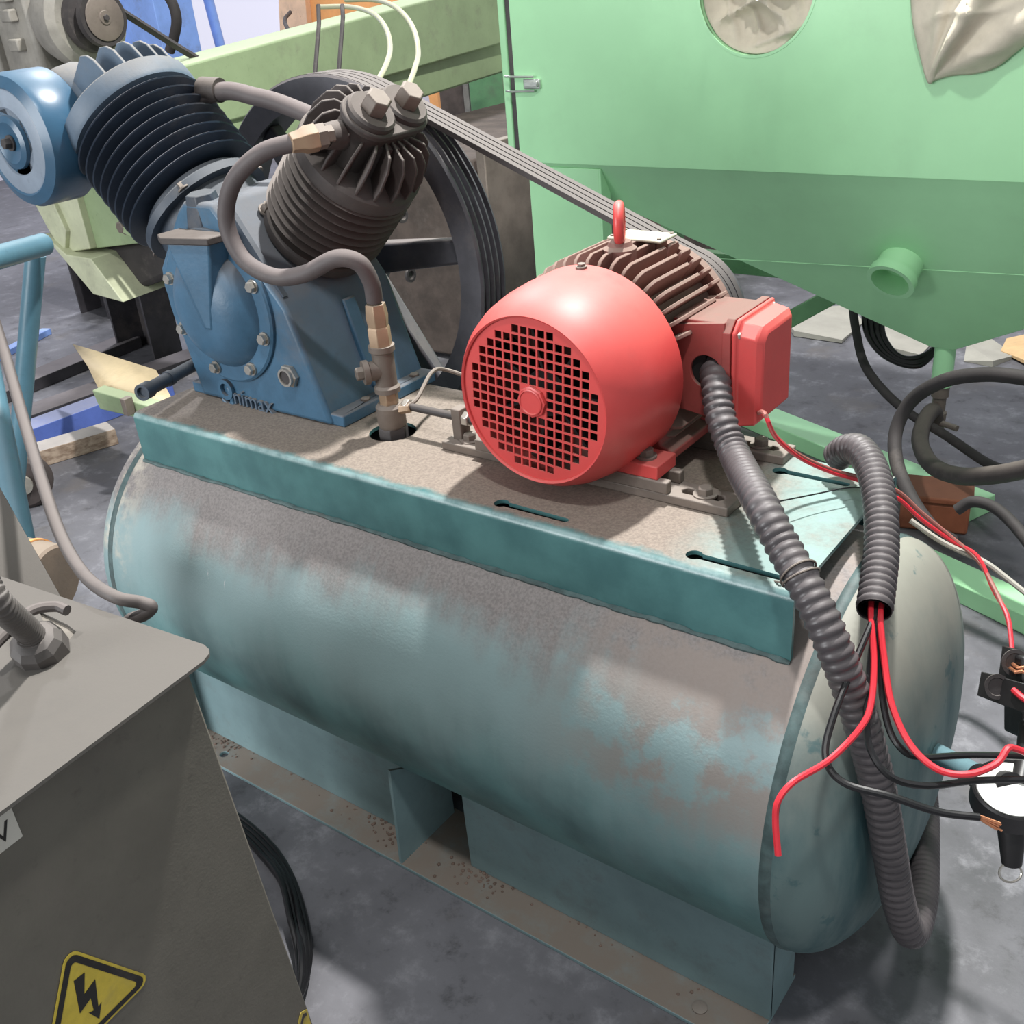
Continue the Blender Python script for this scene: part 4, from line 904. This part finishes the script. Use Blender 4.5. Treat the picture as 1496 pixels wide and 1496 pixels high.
# rusty box with lead
rb = thing('rusty_box', AZ(1352, 778, 0), 'rust-orange cast box on the floor behind the tank end', 'junction box')
m = basis(AZ(1312, 772, 0.0)+Vector((0, 0, 0.0)), (1, 0.25, 0), (-0.25, 1, 0))
MB().box((0.0, 0, 0), (0.17, 0.12, 0.085), m).build('body', 'rust_box', rb, 0.008)
MB().box((-0.006, -0.006, 0.085), (0.176, 0.126, 0.105), m).build('lid', 'rust_box', rb, 0.006)
tag(hose('power_lead', [AD(1398, 745, 2.16), AD(1420, 733, 2.15), AD(1450, 740, 2.13), AD(1480, 765, 2.1), AD(1520, 815, 2.05)], 0.011, 'rubber_dark', None, 12), 'black lead arching out of the rust-orange box', 'cable')
# scraps of paper behind
def sheet(name, quad, mat, label, cat, z=0.004):
    P = [AZ(x, y, z) for x, y in quad]; n = len(P)
    vs = [(p.x, p.y, z+0.01*((i*7) % 3)) for i, p in enumerate(P)]+[(p.x, p.y, z-0.003) for p in P]
    return tag(MB().add(vs, [tuple(range(n)), tuple(range(2*n-1, n-1, -1))]+[(i, (i+1) % n, (i+1) % n+n, i+n) for i in range(n)]).build(name, mat, smooth=0), label, cat)
sheet('paper_sheet', [(1408, 527), (1412, 505), (1440, 497), (1468, 508), (1478, 524), (1450, 535)], 'paper', 'crumpled white paper on the floor right of the hopper tip', 'paper')
sheet('kraft_paper', [(1462, 512), (1470, 498), (1500, 495), (1520, 515), (1496, 530)], 'kraft', 'torn tan wrapping paper on the floor at the right edge', 'paper', 0.012)
sheet('paper_sheet', [(1275, 470), (1300, 462), (1340, 480), (1362, 500), (1345, 522), (1300, 515)], 'paper', 'flat grey-white sheet on the floor behind the hanging cable loops', 'paper')
sheet('paper_sheet', [(1148, 470), (1160, 455), (1240, 452), (1262, 470), (1230, 500), (1160, 490)], 'paper', 'flat pale sheet on the floor left of the hanging cable loops', 'paper', 0.006)

# ------------------------------------------------------------------ olive machine in the background
om = thing('olive_machine', (-2.3, 2.0, 0), 'long olive green machine beam with pale trough end behind the compressor', 'machine')
A0 = AY(262, 96, 1.25); A1 = AY(735, -30, 3.4)     # top front edge
B1 = AY(735, 62, 3.4)
dA = (A1-A0); hA = 0.34
def slab(name, a, b, drop0, drop1, th, mat, par, bev=0.01):
    a, b = Vector(a), Vector(b); d = (b-a).normalized(); nrm = Vector((0, 0, 1)).cross(d).normalized()
    if nrm.x > 0: nrm = -nrm
    vs = [a, b, b-Vector((0, 0, drop1)), a-Vector((0, 0, drop0))]; vs += [v+nrm*th for v in vs]
    return MB().add(vs, [(0, 1, 2, 3), (7, 6, 5, 4), (0, 4, 5, 1), (1, 5, 6, 2), (2, 6, 7, 3), (3, 7, 4, 0)]).build(name, mat, par, bev)
bm_ = slab('beam', A0-dA*0.12, A1, (A0.z-AY(262, 190, 1.25).z), (A1.z-B1.z), 0.22, 'olive', om)
lowA = AY(420, 165, 1.9); 
slab('lower_beam', AY(300, 190, 1.30)+Vector((-0.02, 0.02, 0.03)), B1+Vector((-0.02, 0.02, 0.03)), 0.15, 0.17, 0.18, 'olive', om)
# end trough (pale cut edges) toward the left
def px_prism(name, pts, y, dep, mat, par, bev=0.004):
    P = [AY(x, yy, y) for x, yy in pts]; n = len(P); off = Vector((-0.1*dep, dep, 0))
    return MB().add(P+[p+off for p in P], [tuple(range(n)), tuple(range(2*n-1, n-1, -1))]+[(i, (i+1) % n, (i+1) % n+n, i+n) for i in range(n)]).build(name, mat, par, bev)
px_prism('end_panel', [(105, 255), (150, 262), (232, 352), (133, 364)], 1.05, 0.25, 'olive', om)
px_prism('trough_edge', [(28, 255), (62, 262), (96, 338), (94, 374), (70, 335)], 1.00, 0.30, 'olive_pale', om)
px_prism('trough_edge', [(64, 262), (104, 262), (132, 364), (100, 368)], 1.02, 0.30, 'olive_pale', om)
px_prism('trough_lip', [(62, 342), (96, 372), (132, 378), (180, 442), (136, 430)], 0.98, 0.30, 'olive_pale', om)
px_prism('roller', [(98, 372), (135, 364), (240, 350), (262, 375), (250, 402), (185, 432), (150, 410)], 1.10, 0.35, 'rubber_dark', om, 0.02)
MB().hexbolt(AY(182, 331, 1.04), (0, -1, 0), 0.022, 0.02, 0.03).build('end_bolt', 'dull_iron', om)
MB().box((-0.012, -0.02, -0.012), (0.14, 0.0, 0.012), basis(AY(186, 334, 1.04), AY(240, 362, 1.04)-AY(186, 334, 1.04), (0, 1, 0))).build('end_bracket', 'olive', om, 0.003)
# shaded body below the beam, with plates
mb0 = AZ(560, 470, 0)
MB().box((-2.45, 1.9, 0.02), (-1.55, 3.6, 0.80)).build('bed', 'rust_brown', om, 0.01)
pt = MB().box((-1.50, 1.86, 0.10), (-1.46, 2.6, 0.86)).build('bed_plate', 'dull_iron', om, 0.004)
for (x, y) in ((588, 315), (600, 402)):
    MB().lathe([(-0.005, 0.024), (0.004, 0.024), (0.004, 0.015), (-0.004, 0.012), (-0.004, 0.0001)], AX(x, y, -1.459), (1, 0, 0), 20).build('bolt_boss', 'dark_iron', pt)
MB().box((-2.45, 3.3, 0.02), (-1.35, 3.9, 0.92)).build('pedestal', 'olive', om, 0.01)
MB().box((-1.9, 2.7, 0.02), (-1.2, 3.2, 0.55)).build('bed_step', 'rust_brown', om, 0.01)
# black channel legs
for (x0, x1, ya, yb) in ((132, 180, 410, 455), (190, 262, 410, 510)):
    pass
lg1 = AZ(165, 452, 0.0)
def chan(px, py, w, dep, h, name):
    p = AZ(px, py, 0.0)
    o = MB().box((p.x-w/2, p.y, 0), (p.x+w/2, p.y+0.012, h)).build(name, 'black_steel', om, 0.003)
    for s in (-1, 1): MB().box((p.x+s*w/2-0.006, p.y-dep, 0), (p.x+s*w/2+0.006, p.y, h)).build('leg_flange', 'black_steel', o, 0.002)
chan(168, 452, 0.24, 0.12, 0.62, 'leg_web')
chan(238, 508, 0.26, 0.14, 0.66, 'leg_web')
def longbar(name, a, b, w, h, mat, label, cat, group=None):
    o = bar(name, AZ(*a, 0), AZ(*b, 0), w, h, mat); return tag(o, label, cat, group)
longbar('steel_channel', (-60, 610), (195, 505), 0.13, 0.05, 'black_steel', 'black steel channel on the floor behind the blue trolley, the rear one', 'channel', 'floor channels')
longbar('steel_channel', (-60, 655), (300, 525), 0.13, 0.05, 'black_steel', 'black steel channel on the floor just behind the painted blue beam', 'channel', 'floor channels')
longbar('painted_beam', (-60, 690), (245, 574), 0.11, 0.075, 'blue_beam', 'blue painted beam on the floor between wood block and black channel', 'beam')
longbar('wood_block', (20, 688), (168, 643), 0.10, 0.06, 'wood', 'weathered wooden block lying on the floor left of the tank', 'wood block')
longbar('painted_strip', (-20, 535), (70, 488), 0.05, 0.03, 'blue_paint', 'thin blue painted strip on the floor behind the black channels', 'strip')

# tan chute
ch = thing('tan_chute', AY(180, 590, 0.62), 'tan bent sheet chute on an olive tray left of the pump', 'chute')
def strip_sheet(name, top, bot, mid, mat, par, th=0.004):
    n = len(top); vs = list(top)+list(mid)+list(bot); fs = []
    for r in range(2):
        for i in range(n-1): fs.append((r*n+i, r*n+i+1, (r+1)*n+i+1, (r+1)*n+i))
    o = MB().add(vs, fs).build(name, mat, par, smooth=70); s = o.modifiers.new('thick', 'SOLIDIFY'); s.thickness = th; s.offset = 0
    return o
tp = [AY(106, 503, 0.72), AY(140, 513, 0.71), AY(180, 526, 0.70), AY(228, 541, 0.69)]
md = [AY(128, 535, 0.62), AY(160, 548, 0.61), AY(200, 562, 0.60), AY(250, 580, 0.60)]
bt = [AY(146, 572, 0.54), AY(175, 582, 0.53), AY(215, 596, 0.52), AY(262, 606, 0.52)]
strip_sheet('sheet', tp, bt, md, 'tan_sheet', ch)
px_prism('tray', [(134, 570), (240, 600), (248, 622), (146, 598)], 0.50, 0.05, 'olive', ch)
q = AY(190, 588, 0.495); MB().box((q.x-0.012, 0.47, q.z-0.035), (q.x+0.012, 0.50, q.z+0.02)).build('clip', 'dull_iron', ch, 0.002)
q = AY(246, 612, 0.52); MB().box((q.x-0.03, 0.50, 0), (q.x+0.03, 0.56, q.z)).build('post', 'olive', ch, 0.004)

# gearmotor on the machine
gmo = thing('gearmotor', (-2.6, 1.15, 1.3), 'dirty grey gearmotor with a dark belt pulley above the air filter', 'gearmotor')
PX = -2.35; pc = AX(152, 26, PX)
MB().lathe([(0.0, 0.03), (0, 0.085), (-0.02, 0.088), (-0.02, 0.078), (-0.04, 0.075), (-0.045, 0.10), (-0.075, 0.104), (-0.08, 0.03)], pc, (1, 0, 0), 44, True).build('pulley', 'rubber_dark', gmo)
MB().lathe([(-0.01, 0.0001), (0.004, 0.07), (0.006, 0.066), (0.006, 0.022), (0.010, 0.02), (0.010, 0.0001)], pc, (1, 0, 0), 40).build('pulley_face', 'dull_iron', gmo)
MB().hexbolt(pc+Vector((0.010, 0, 0)), (1, 0, 0), 0.010, 0.008).build('shaft_screw', 'dark_iron', gmo)
MB().lathe([(-0.08, 0.125), (-0.10, 0.15), (-0.16, 0.15), (-0.22, 0.13), (-0.25, 0.10)], pc, (1, 0, 0), 48).build('bell_housing', 'gear_grey', gmo)
MB().box((pc.x-0.46, pc.y-0.12, pc.z-0.155), (pc.x-0.24, pc.y+0.16, pc.z+0.16)).build('gear_case', 'gear_grey', gmo, 0.02)
MB().box((pc.x-0.52, pc.y-0.14, pc.z-0.17), (pc.x-0.46, pc.y+0.18, pc.z+0.18)).build('cover_flange', 'gear_grey', gmo, 0.01)
for dz in (-0.06, 0.03, 0.09): MB().box((pc.x-0.36, pc.y-0.15, pc.z+dz-0.02), (pc.x-0.30, pc.y-0.11, pc.z+dz+0.02)).build('boss', 'gear_grey', gmo, 0.006)
MB().box((pc.x-0.50, pc.y-0.10, pc.z-0.25), (pc.x-0.18, pc.y+0.14, pc.z-0.155)).build('foot_plate', 'rubber_dark', gmo, 0.006)
MB().box((pc.x-0.48, pc.y-0.02, pc.z-0.55), (pc.x-0.22, pc.y+0.10, pc.z-0.25)).build('bracket', 'olive', gmo, 0.006)
mbp = [AX(164, 8, PX-0.03), AX(255, 66, PX-0.03), AX(345, 120, PX-0.03)]
tag(MB().tube(mbp, 0.013, 4).build('machine_belt', 'rubber_dark'), 'single dark belt running down from the gearmotor pulley', 'belt')
tag(hose('black_hose', [AY(235, -20, 1.9), AY(252, 5, 1.9), AY(258, 30, 1.9), AY(254, 55, 1.9), AY(248, 74, 1.9)], 0.022, 'rubber_dark', None, 12), 'black hose arc beside the blue column at the top', 'hose')
# far blue supports and orange board
bc = thing('blue_column', (-4.2, 2.9, 0), 'wide blue steel column against the bright wall', 'column')
a, b = AY(176, 65, 2.6), AY(238, 70, 2.6); MB().box((a.x, 2.6, 0), (b.x, 2.85, 3.0)).build('web', 'blue_paint', bc, 0.004)
MB().box((a.x-0.03, 2.56, 0), (a.x+0.05, 2.9, 3.0)).build('flange', 'blue_paint', bc, 0.004)
a = AY(322, 68, 3.2)
tag(MB().tube([(a.x, 3.2, 0), a, AY(302, -10, 3.2), AY(285, -120, 3.2)], 0.03, 12).build('blue_post', 'blue_paint'), 'slim leaning blue post left of the orange board', 'post')
ob = thing('orange_board', AY(520, 40, 4.2), 'orange board standing behind the olive beam', 'board')
px_prism('board', [(438, -60), (604, -60), (604, 40), (440, 60)], 4.2, 0.05, 'orange', ob)
px_prism('pale_edge', [(404, -60), (440, -60), (452, 70), (410, 75)], 4.15, 0.08, 'orange_pale', ob)
p0 = AY(520, 40, 4.24); MB().box((p0.x-0.4, 4.2, 0), (p0.x+0.35, 4.25, p0.z)).build('stand', 'orange', ob)
tag(hose('cable', [AY(424, 18, 4.0), AY(416, 30, 3.6), AY(425, 52, 3.0), AY(434, 75, 2.4), AY(440, 100, 2.0), AY(442, 140, 1.9)], 0.012, 'rubber_dark', None, 10), 'black cable drooping from the pale orange edge over the olive beam', 'cable')
for (x0, lab) in ((0, 'left clear plastic tube arching over the olive beam'), (42, 'right clear plastic tube arching over the olive beam')):
    if x0 == 0: P = [(468, 10, 3.0), (510, 10, 2.8), (545, 20, 2.5), (564, 42, 2.3), (570, 70, 2.15), (564, 95, 2.0), (552, 118, 1.9)]
    else: P = [(505, 0, 3.0), (548, 0, 2.8), (580, 12, 2.5), (603, 40, 2.3), (611, 75, 2.15), (606, 100, 2.0), (597, 125, 1.9)]
    tag(hose('clear_tube', [AD(x, y, d_+1.0) for x, y, d_ in P], 0.0075, 'tube_clear', None, 12), lab, 'tube', 'clear tubes')
for x, lab in ((464, 'left black strap round the olive beam'), (499, 'right black strap round the olive beam')):
    f_ = (x-262)/(735-262); yb = 1.25+(3.4-1.25)*f_
    pa = AD(x+2, 34-(x-464)*0.25, 3.2); pb = AD(x-4, 110-(x-464)*0.2, 3.1)
    tag(MB().tube([AD(x+1, 8, 3.25), pa, pb], 0.006, 8).build('strap', 'rubber_dark'), lab, 'strap', 'beam straps')
# pieces between beam and cabinet
px = thing('orange_upright', AY(636, 200, 4.0), 'orange upright behind the belts, left of the green cabinet', 'post')
px_prism('post', [(624, 130), (644, 130), (652, 185), (634, 185)], 4.0, 0.06, 'orange', px); q = AY(640, 185, 4.0); MB().box((q.x-0.05, 4.0, 0), (q.x+0.05, 4.06, q.z+0.02)).build('lower_post', 'orange', px)
px = thing('brown_locker', AY(665, 220, 3.95), 'dark brown cabinet between orange upright and green cabinet', 'cabinet')
q0, q1 = AY(648, 200, 3.95), AY(688, 200, 3.95); MB().box((q0.x, 3.95, 0), (q1.x, 4.4, 1.05)).build('body', 'rust_brown', px, 0.01); MB().box((q1.x-0.01, 3.93, 0), (q1.x+0.03, 3.96, 1.05)).build('edge_trim', 'gear_grey', px)
px = thing('green_panel', AY(712, 240, 3.9), 'dull green machine panel just left of the bright cabinet', 'panel')
q0, q1 = AY(692, 200, 3.9), AY(745, 200, 3.9); MB().box((q0.x, 3.9, 0), (q1.x+0.3, 3.95, 1.05)).build('sheet', 'frame_green', px, 0.004); MB().box((q0.x+0.05, 3.86, 0.55), (q1.x+0.1, 3.9, 0.60)).build('rail', 'olive_pale', px, 0.004)

# ------------------------------------------------------------------ blue trolley at the left
tr = thing('hand_trolley', AZ(25, 750, 0), 'pale blue tubular hand trolley at the left edge', 'trolley')
pb = AZ(18, 752, 0.06); ptp = AD(52, 372, (AZ(18, 752, 0.06)-CAM).length*0.92)
MB().cyl(pb, ptp, 0.027, 20).build('post', 'trolley_blue', tr)
hd = (ptp-CAM).length
MB().cyl(AD(-60, 392, hd*0.90), AD(64, 357, hd*0.985), 0.030, 20).build('handle', 'trolley_blue', tr)
MB().cyl(AD(34, 800, 2.35), AD(-25, 500, 2.6), 0.026, 20).build('front_post', 'trolley_blue', tr)
wc = AD(42, 705, 3.15); whl = MB().lathe([(-0.03, 0.03), (-0.03, 0.075), (-0.02, 0.088), (0.02, 0.088), (0.03, 0.075), (0.03, 0.03)], AZ(46, 738, 0.0)+Vector((0, 0, 0.088)), (0.8, -0.6, 0), 36, True).build('wheel', 'tyre', tr)
MB().cyl(AZ(46, 738, 0)+Vector((-0.03, 0.02, 0.088)), AZ(46, 738, 0)+Vector((0.035, -0.026, 0.088)), 0.032, 18).build('wheel_hub', 'gear_grey', whl)

# ------------------------------------------------------------------ grey control cabinet in the foreground
YC = math.radians(5.5); LZ = 0.805
cnr = AZ(320, 951, LZ)
ux = Vector((math.cos(YC), math.sin(YC), 0)); uy = Vector((-math.sin(YC), math.cos(YC), 0))
def L(a, b, z): return cnr+ux*a+uy*b+Vector((0, 0, z-LZ))
cb = thing('control_cabinet', L(-0.25, -0.35, 0), 'dusty grey electrical cabinet with yellow warning triangle, nearest the camera', 'electrical cabinet')
mt = basis(L(0, 0, LZ), ux, uy)
co = AZ(75, 945, LZ)-cnr; cu_, cv_ = co.dot(ux), co.dot(uy)
def lp(x, y): v = AZ(x, y, LZ)-cnr; return (v.dot(ux), v.dot(uy))
cut = [lp(58, 895), lp(100, 915), lp(112, 925), lp(96, 943), lp(72, 930)]
lid = plate('lid', [(-0.62, -0.75), (0, -0.75), (0, -0.022), (-0.004, -0.010), (-0.010, -0.004), (-0.022, 0), (-0.62, 0)], [cut], 0.004, mt, 'lid_grey', cb)
BF = -0.022   # body face inset
FL = 0.052    # the far side flares a little toward the floor
vb = [(-0.60, -0.73, -LZ+0.02), (BF, -0.73, -LZ+0.02), (BF, -0.028+FL, -LZ+0.02), (-0.60, -0.028+FL, -LZ+0.02), (-0.60, -0.73, -0.002), (BF, -0.73, -0.002), (BF, -0.028, -0.002), (-0.60, -0.028, -0.002)]
bo = MB().add(vb, [(0, 3, 2, 1), (4, 5, 6, 7), (0, 1, 5, 4), (1, 2, 6, 5), (2, 3, 7, 6), (3, 0, 4, 7)], mt).build('body', 'box_grey', cb, 0.003)
MB().box((-0.58, -0.71, -LZ), (-0.05, -0.05, -LZ+0.02), mt).build('plinth', 'black_steel', cb)
# gland and flexible conduit
gl = L(*lp(66, 955), LZ-0.004)
E0 = AD(-12, 868, 1.13); gz = ((E0-gl).normalized()+Vector((0, 0, 0.22))).normalized()
gn = MB().lathe([(-0.006, 0.026), (0.006, 0.026), (0.008, 0.029), (0.030, 0.028), (0.038, 0.022), (0.042, 0.0155)], gl, gz, 10).build('cable_gland', 'gland', cb, 0.001, smooth=20)
cpts = [gl+gz*0.034, gl+gz*0.055, E0, E0+Vector((-0.10, 0.03, 0.035)), E0+Vector((-0.26, 0.05, 0.0)), E0+Vector((-0.42, 0.07, -0.16)), E0+Vector((-0.48, 0.08, -0.5)), Vector((E0.x-0.5, E0.y+0.1, 0.02))]
fpath = resample(spline(cpts, 10), 0.0012)
MB().tube(fpath, 0.014, 16, rad=[0.0145-0.0018*(0.5+0.5*math.cos(2*PI*i/5)) for i in range(len(fpath))]).build('flexible_sleeve', 'gland', cb, smooth=60)
hose('lead', [AD(-20, 955, 1.2), AD(10, 925, 1.21), AD(45, 893, 1.225), AD(80, 886, 1.225), AD(98, 892, 1.215)], 0.006, 'cable_grey', cb, 10)
# signs on the face
fo = L(BF+0.0006, 0, LZ)
def onface(x, y):
    d = ray(x, y); t = (fo-CAM).dot(ux)/d.dot(ux); p = CAM+d*t; v = p-fo; return (v.dot(uy), v.z)
fm = basis(fo, uy, (0, 0, 1))
a_ = onface(96, 1384); b_ = onface(222, 1432)
dv = a_[1]-b_[1]; side = dv/0.866; 
cxs = a_[0]
def rtri(cx, topz, s, r, n=5):
    c = [(cx, topz), (cx-s/2, topz-0.866*s), (cx+s/2, topz-0.866*s)]; ctr = (cx, topz-0.577*s); out = []
    for i, (x, y) in enumerate(c):
        dx, dy = x-ctr[0], y-ctr[1]; l = math.hypot(dx, dy); ix, iy = x-dx/l*2*r, y-dy/l*2*r; a0 = math.atan2(dy, dx)
        for k in range(n): t = a0-PI/3+2*PI/3*k/(n-1); out.append((ix+r*math.cos(t), iy+r*math.sin(t)))
    return out
def flatp(name, pts, lift, mat, par, th=0.0006): 
    return plate(name, pts, [], th, fm @ Matrix.Translation((0, 0, lift)), mat, par, smooth=0)
side = 0.5*(side + 2*(b_[0]-a_[0]))
S = flatp('warning_sign', rtri(cxs, a_[1], side, 0.010), 0.0004, 'sign_yellow', cb)
outb = rtri(cxs, a_[1]-0.006, side-0.0104*1.0, 0.008); inb = rtri(cxs, a_[1]-0.019, side-0.033, 0.004)
plate('sign_border', outb, [inb], 0.0004, fm @ Matrix.Translation((0, 0, 0.001)), 'sign_black', S, smooth=0)
k = side/0.16; oz = a_[1]-0.095*k
bolt = [(-0.006, 0.036), (0.008, 0.034), (-0.001, 0.008), (0.016, 0.014), (0.008, -0.024), (0.013, -0.022), (0.004, -0.040), (-0.004, -0.020), (0.002, -0.023), (0.004, -0.004), (-0.013, -0.010)]
bolt = [(cxs+x*k, oz+0.012*k+y*k) for x, y in bolt]
plate('lightning_bolt', bolt, [], 0.0004, fm @ Matrix.Translation((0, 0, 0.001)), 'sign_black', S, smooth=0)
a2 = onface(436, 1483)
eu = -0.028+FL*(-a2[1])/LZ-0.001
S2 = flatp('warning_sign', [(eu-0.010, a2[1]), (eu, a2[1]-0.006), (eu, a2[1]-0.062), (eu-0.050, a2[1]-0.062), (eu-0.014, a2[1]-0.003)], 0.0004, 'sign_yellow', cb)
flatp('sign_border', [(eu-0.009, a2[1]-0.005), (eu-0.003, a2[1]-0.009), (eu-0.003, a2[1]-0.014), (eu-0.009, a2[1]-0.013), (eu-0.040, a2[1]-0.058), (eu-0.045, a2[1]-0.058)], 0.001, 'sign_black', S2)
v1 = onface(24, 1200); 
stk = flatp('voltage_label', [(v1[0]-0.06, v1[1]-0.018), (v1[0], v1[1]-0.018), (v1[0], v1[1]+0.018), (v1[0]-0.06, v1[1]+0.018)], 0.0004, 'sticker', cb)
text_mesh('voltage_text', '0V', 0.028, 0.0002, fm @ Matrix.Translation((v1[0]-0.038, v1[1]-0.010, 0.0010)), 'sign_black', stk)
# cable coming down on to the lid
tag(hose('thick_cable', [AD(-20, 430, 1.75), AD(8, 520, 1.68), AD(35, 615, 1.58), AD(62, 705, 1.48), AD(90, 785, 1.40), AD(125, 842, 1.33), AD(168, 872, 1.28), AD(205, 880, 1.28), AD(221, 887, 1.28), AD(210, 898, 1.29), AD(190, 906, 1.30), AD(172, 925, 1.33), AD(160, 950, 1.37)], 0.0078, 'cable_grey', None, 14), 'thick dark grey cable drooping onto the grey cabinet lid', 'cable')
# leaning grey sheet and brown drum at far left
pn = thing('metal_panel', AD(20, 830, 1.6), 'slanted beige-grey sheet metal cover at the left edge behind the cabinet', 'cover')
P = [AD(-140, 640, 1.62), AD(-2, 706, 1.62), AD(102, 893, 1.50), AD(105, 912, 1.50), AD(-160, 850, 1.56)]
nr = (P[1]-P[0]).cross(P[4]-P[0]).normalized()
if nr.z > 0: nr = -nr
MB().add(P+[p+nr*0.05 for p in P], [(0, 1, 2, 3, 4), (9, 8, 7, 6, 5)]+[(i, (i+1) % 5, (i+1) % 5+5, i+5) for i in range(5)]).build('cover_sheet', 'lid_grey', pn, 0.003)
q = AD(20, 860, 1.62); MB().box((q.x-0.12, q.y-0.02, 0), (q.x-0.06, q.y+0.04, q.z-0.08)).build('support', 'box_grey', pn)
dc = AD(78, 850, 1.85)
dm = thing('brown_drum', (dc.x, dc.y, 0), 'brown round drum end with orange rim peeping out behind the grey cover', 'drum')
MB().lathe([(-0.09, 0.062), (0.0, 0.062), (0.004, 0.058), (0.004, 0.0001)], dc, (0.9, 0.3, -0.1), 40).build('drum_body', 'brown_drum', dm)
MB().lathe([(-0.042, 0.0625), (-0.042, 0.065), (-0.036, 0.065), (-0.036, 0.0625)], dc, (0.9, 0.3, -0.1), 40, True).build('drum_rim', 'orange', dm)
MB().cyl((dc.x-0.03, dc.y, 0), (dc.x-0.03, dc.y, dc.z-0.05), 0.03, 16).build('drum_stand', 'black_steel', dm)
# coil of cables on the floor behind the cabinet
names = ('outermost', 'second', 'third', 'innermost')
for i in range(4):
    dx = -i*6
    o = hose('floor_cable', [AZ(300+dx, 1160+i*6, 0.02), AZ(356+dx*0.6, 1198+i*5, 0.02), AZ(400+dx, 1238+i*3, 0.02), AZ(428+dx, 1285, 0.02+0.004*i), AZ(446+dx*1.2, 1345, 0.02+0.008*(i % 2)), AZ(452+dx*0.9, 1400, 0.02+0.01*(i % 3)), AZ(440+dx*0.4, 1450+i*2, 0.03), AZ(415+dx, 1490, 0.03), AZ(380, 1520, 0.03)], 0.0055, 'wire_black', None, 10)
    tag(o, names[i] + ' of four black cables curving on the floor beside the grey cabinet', 'cable', 'floor cables')
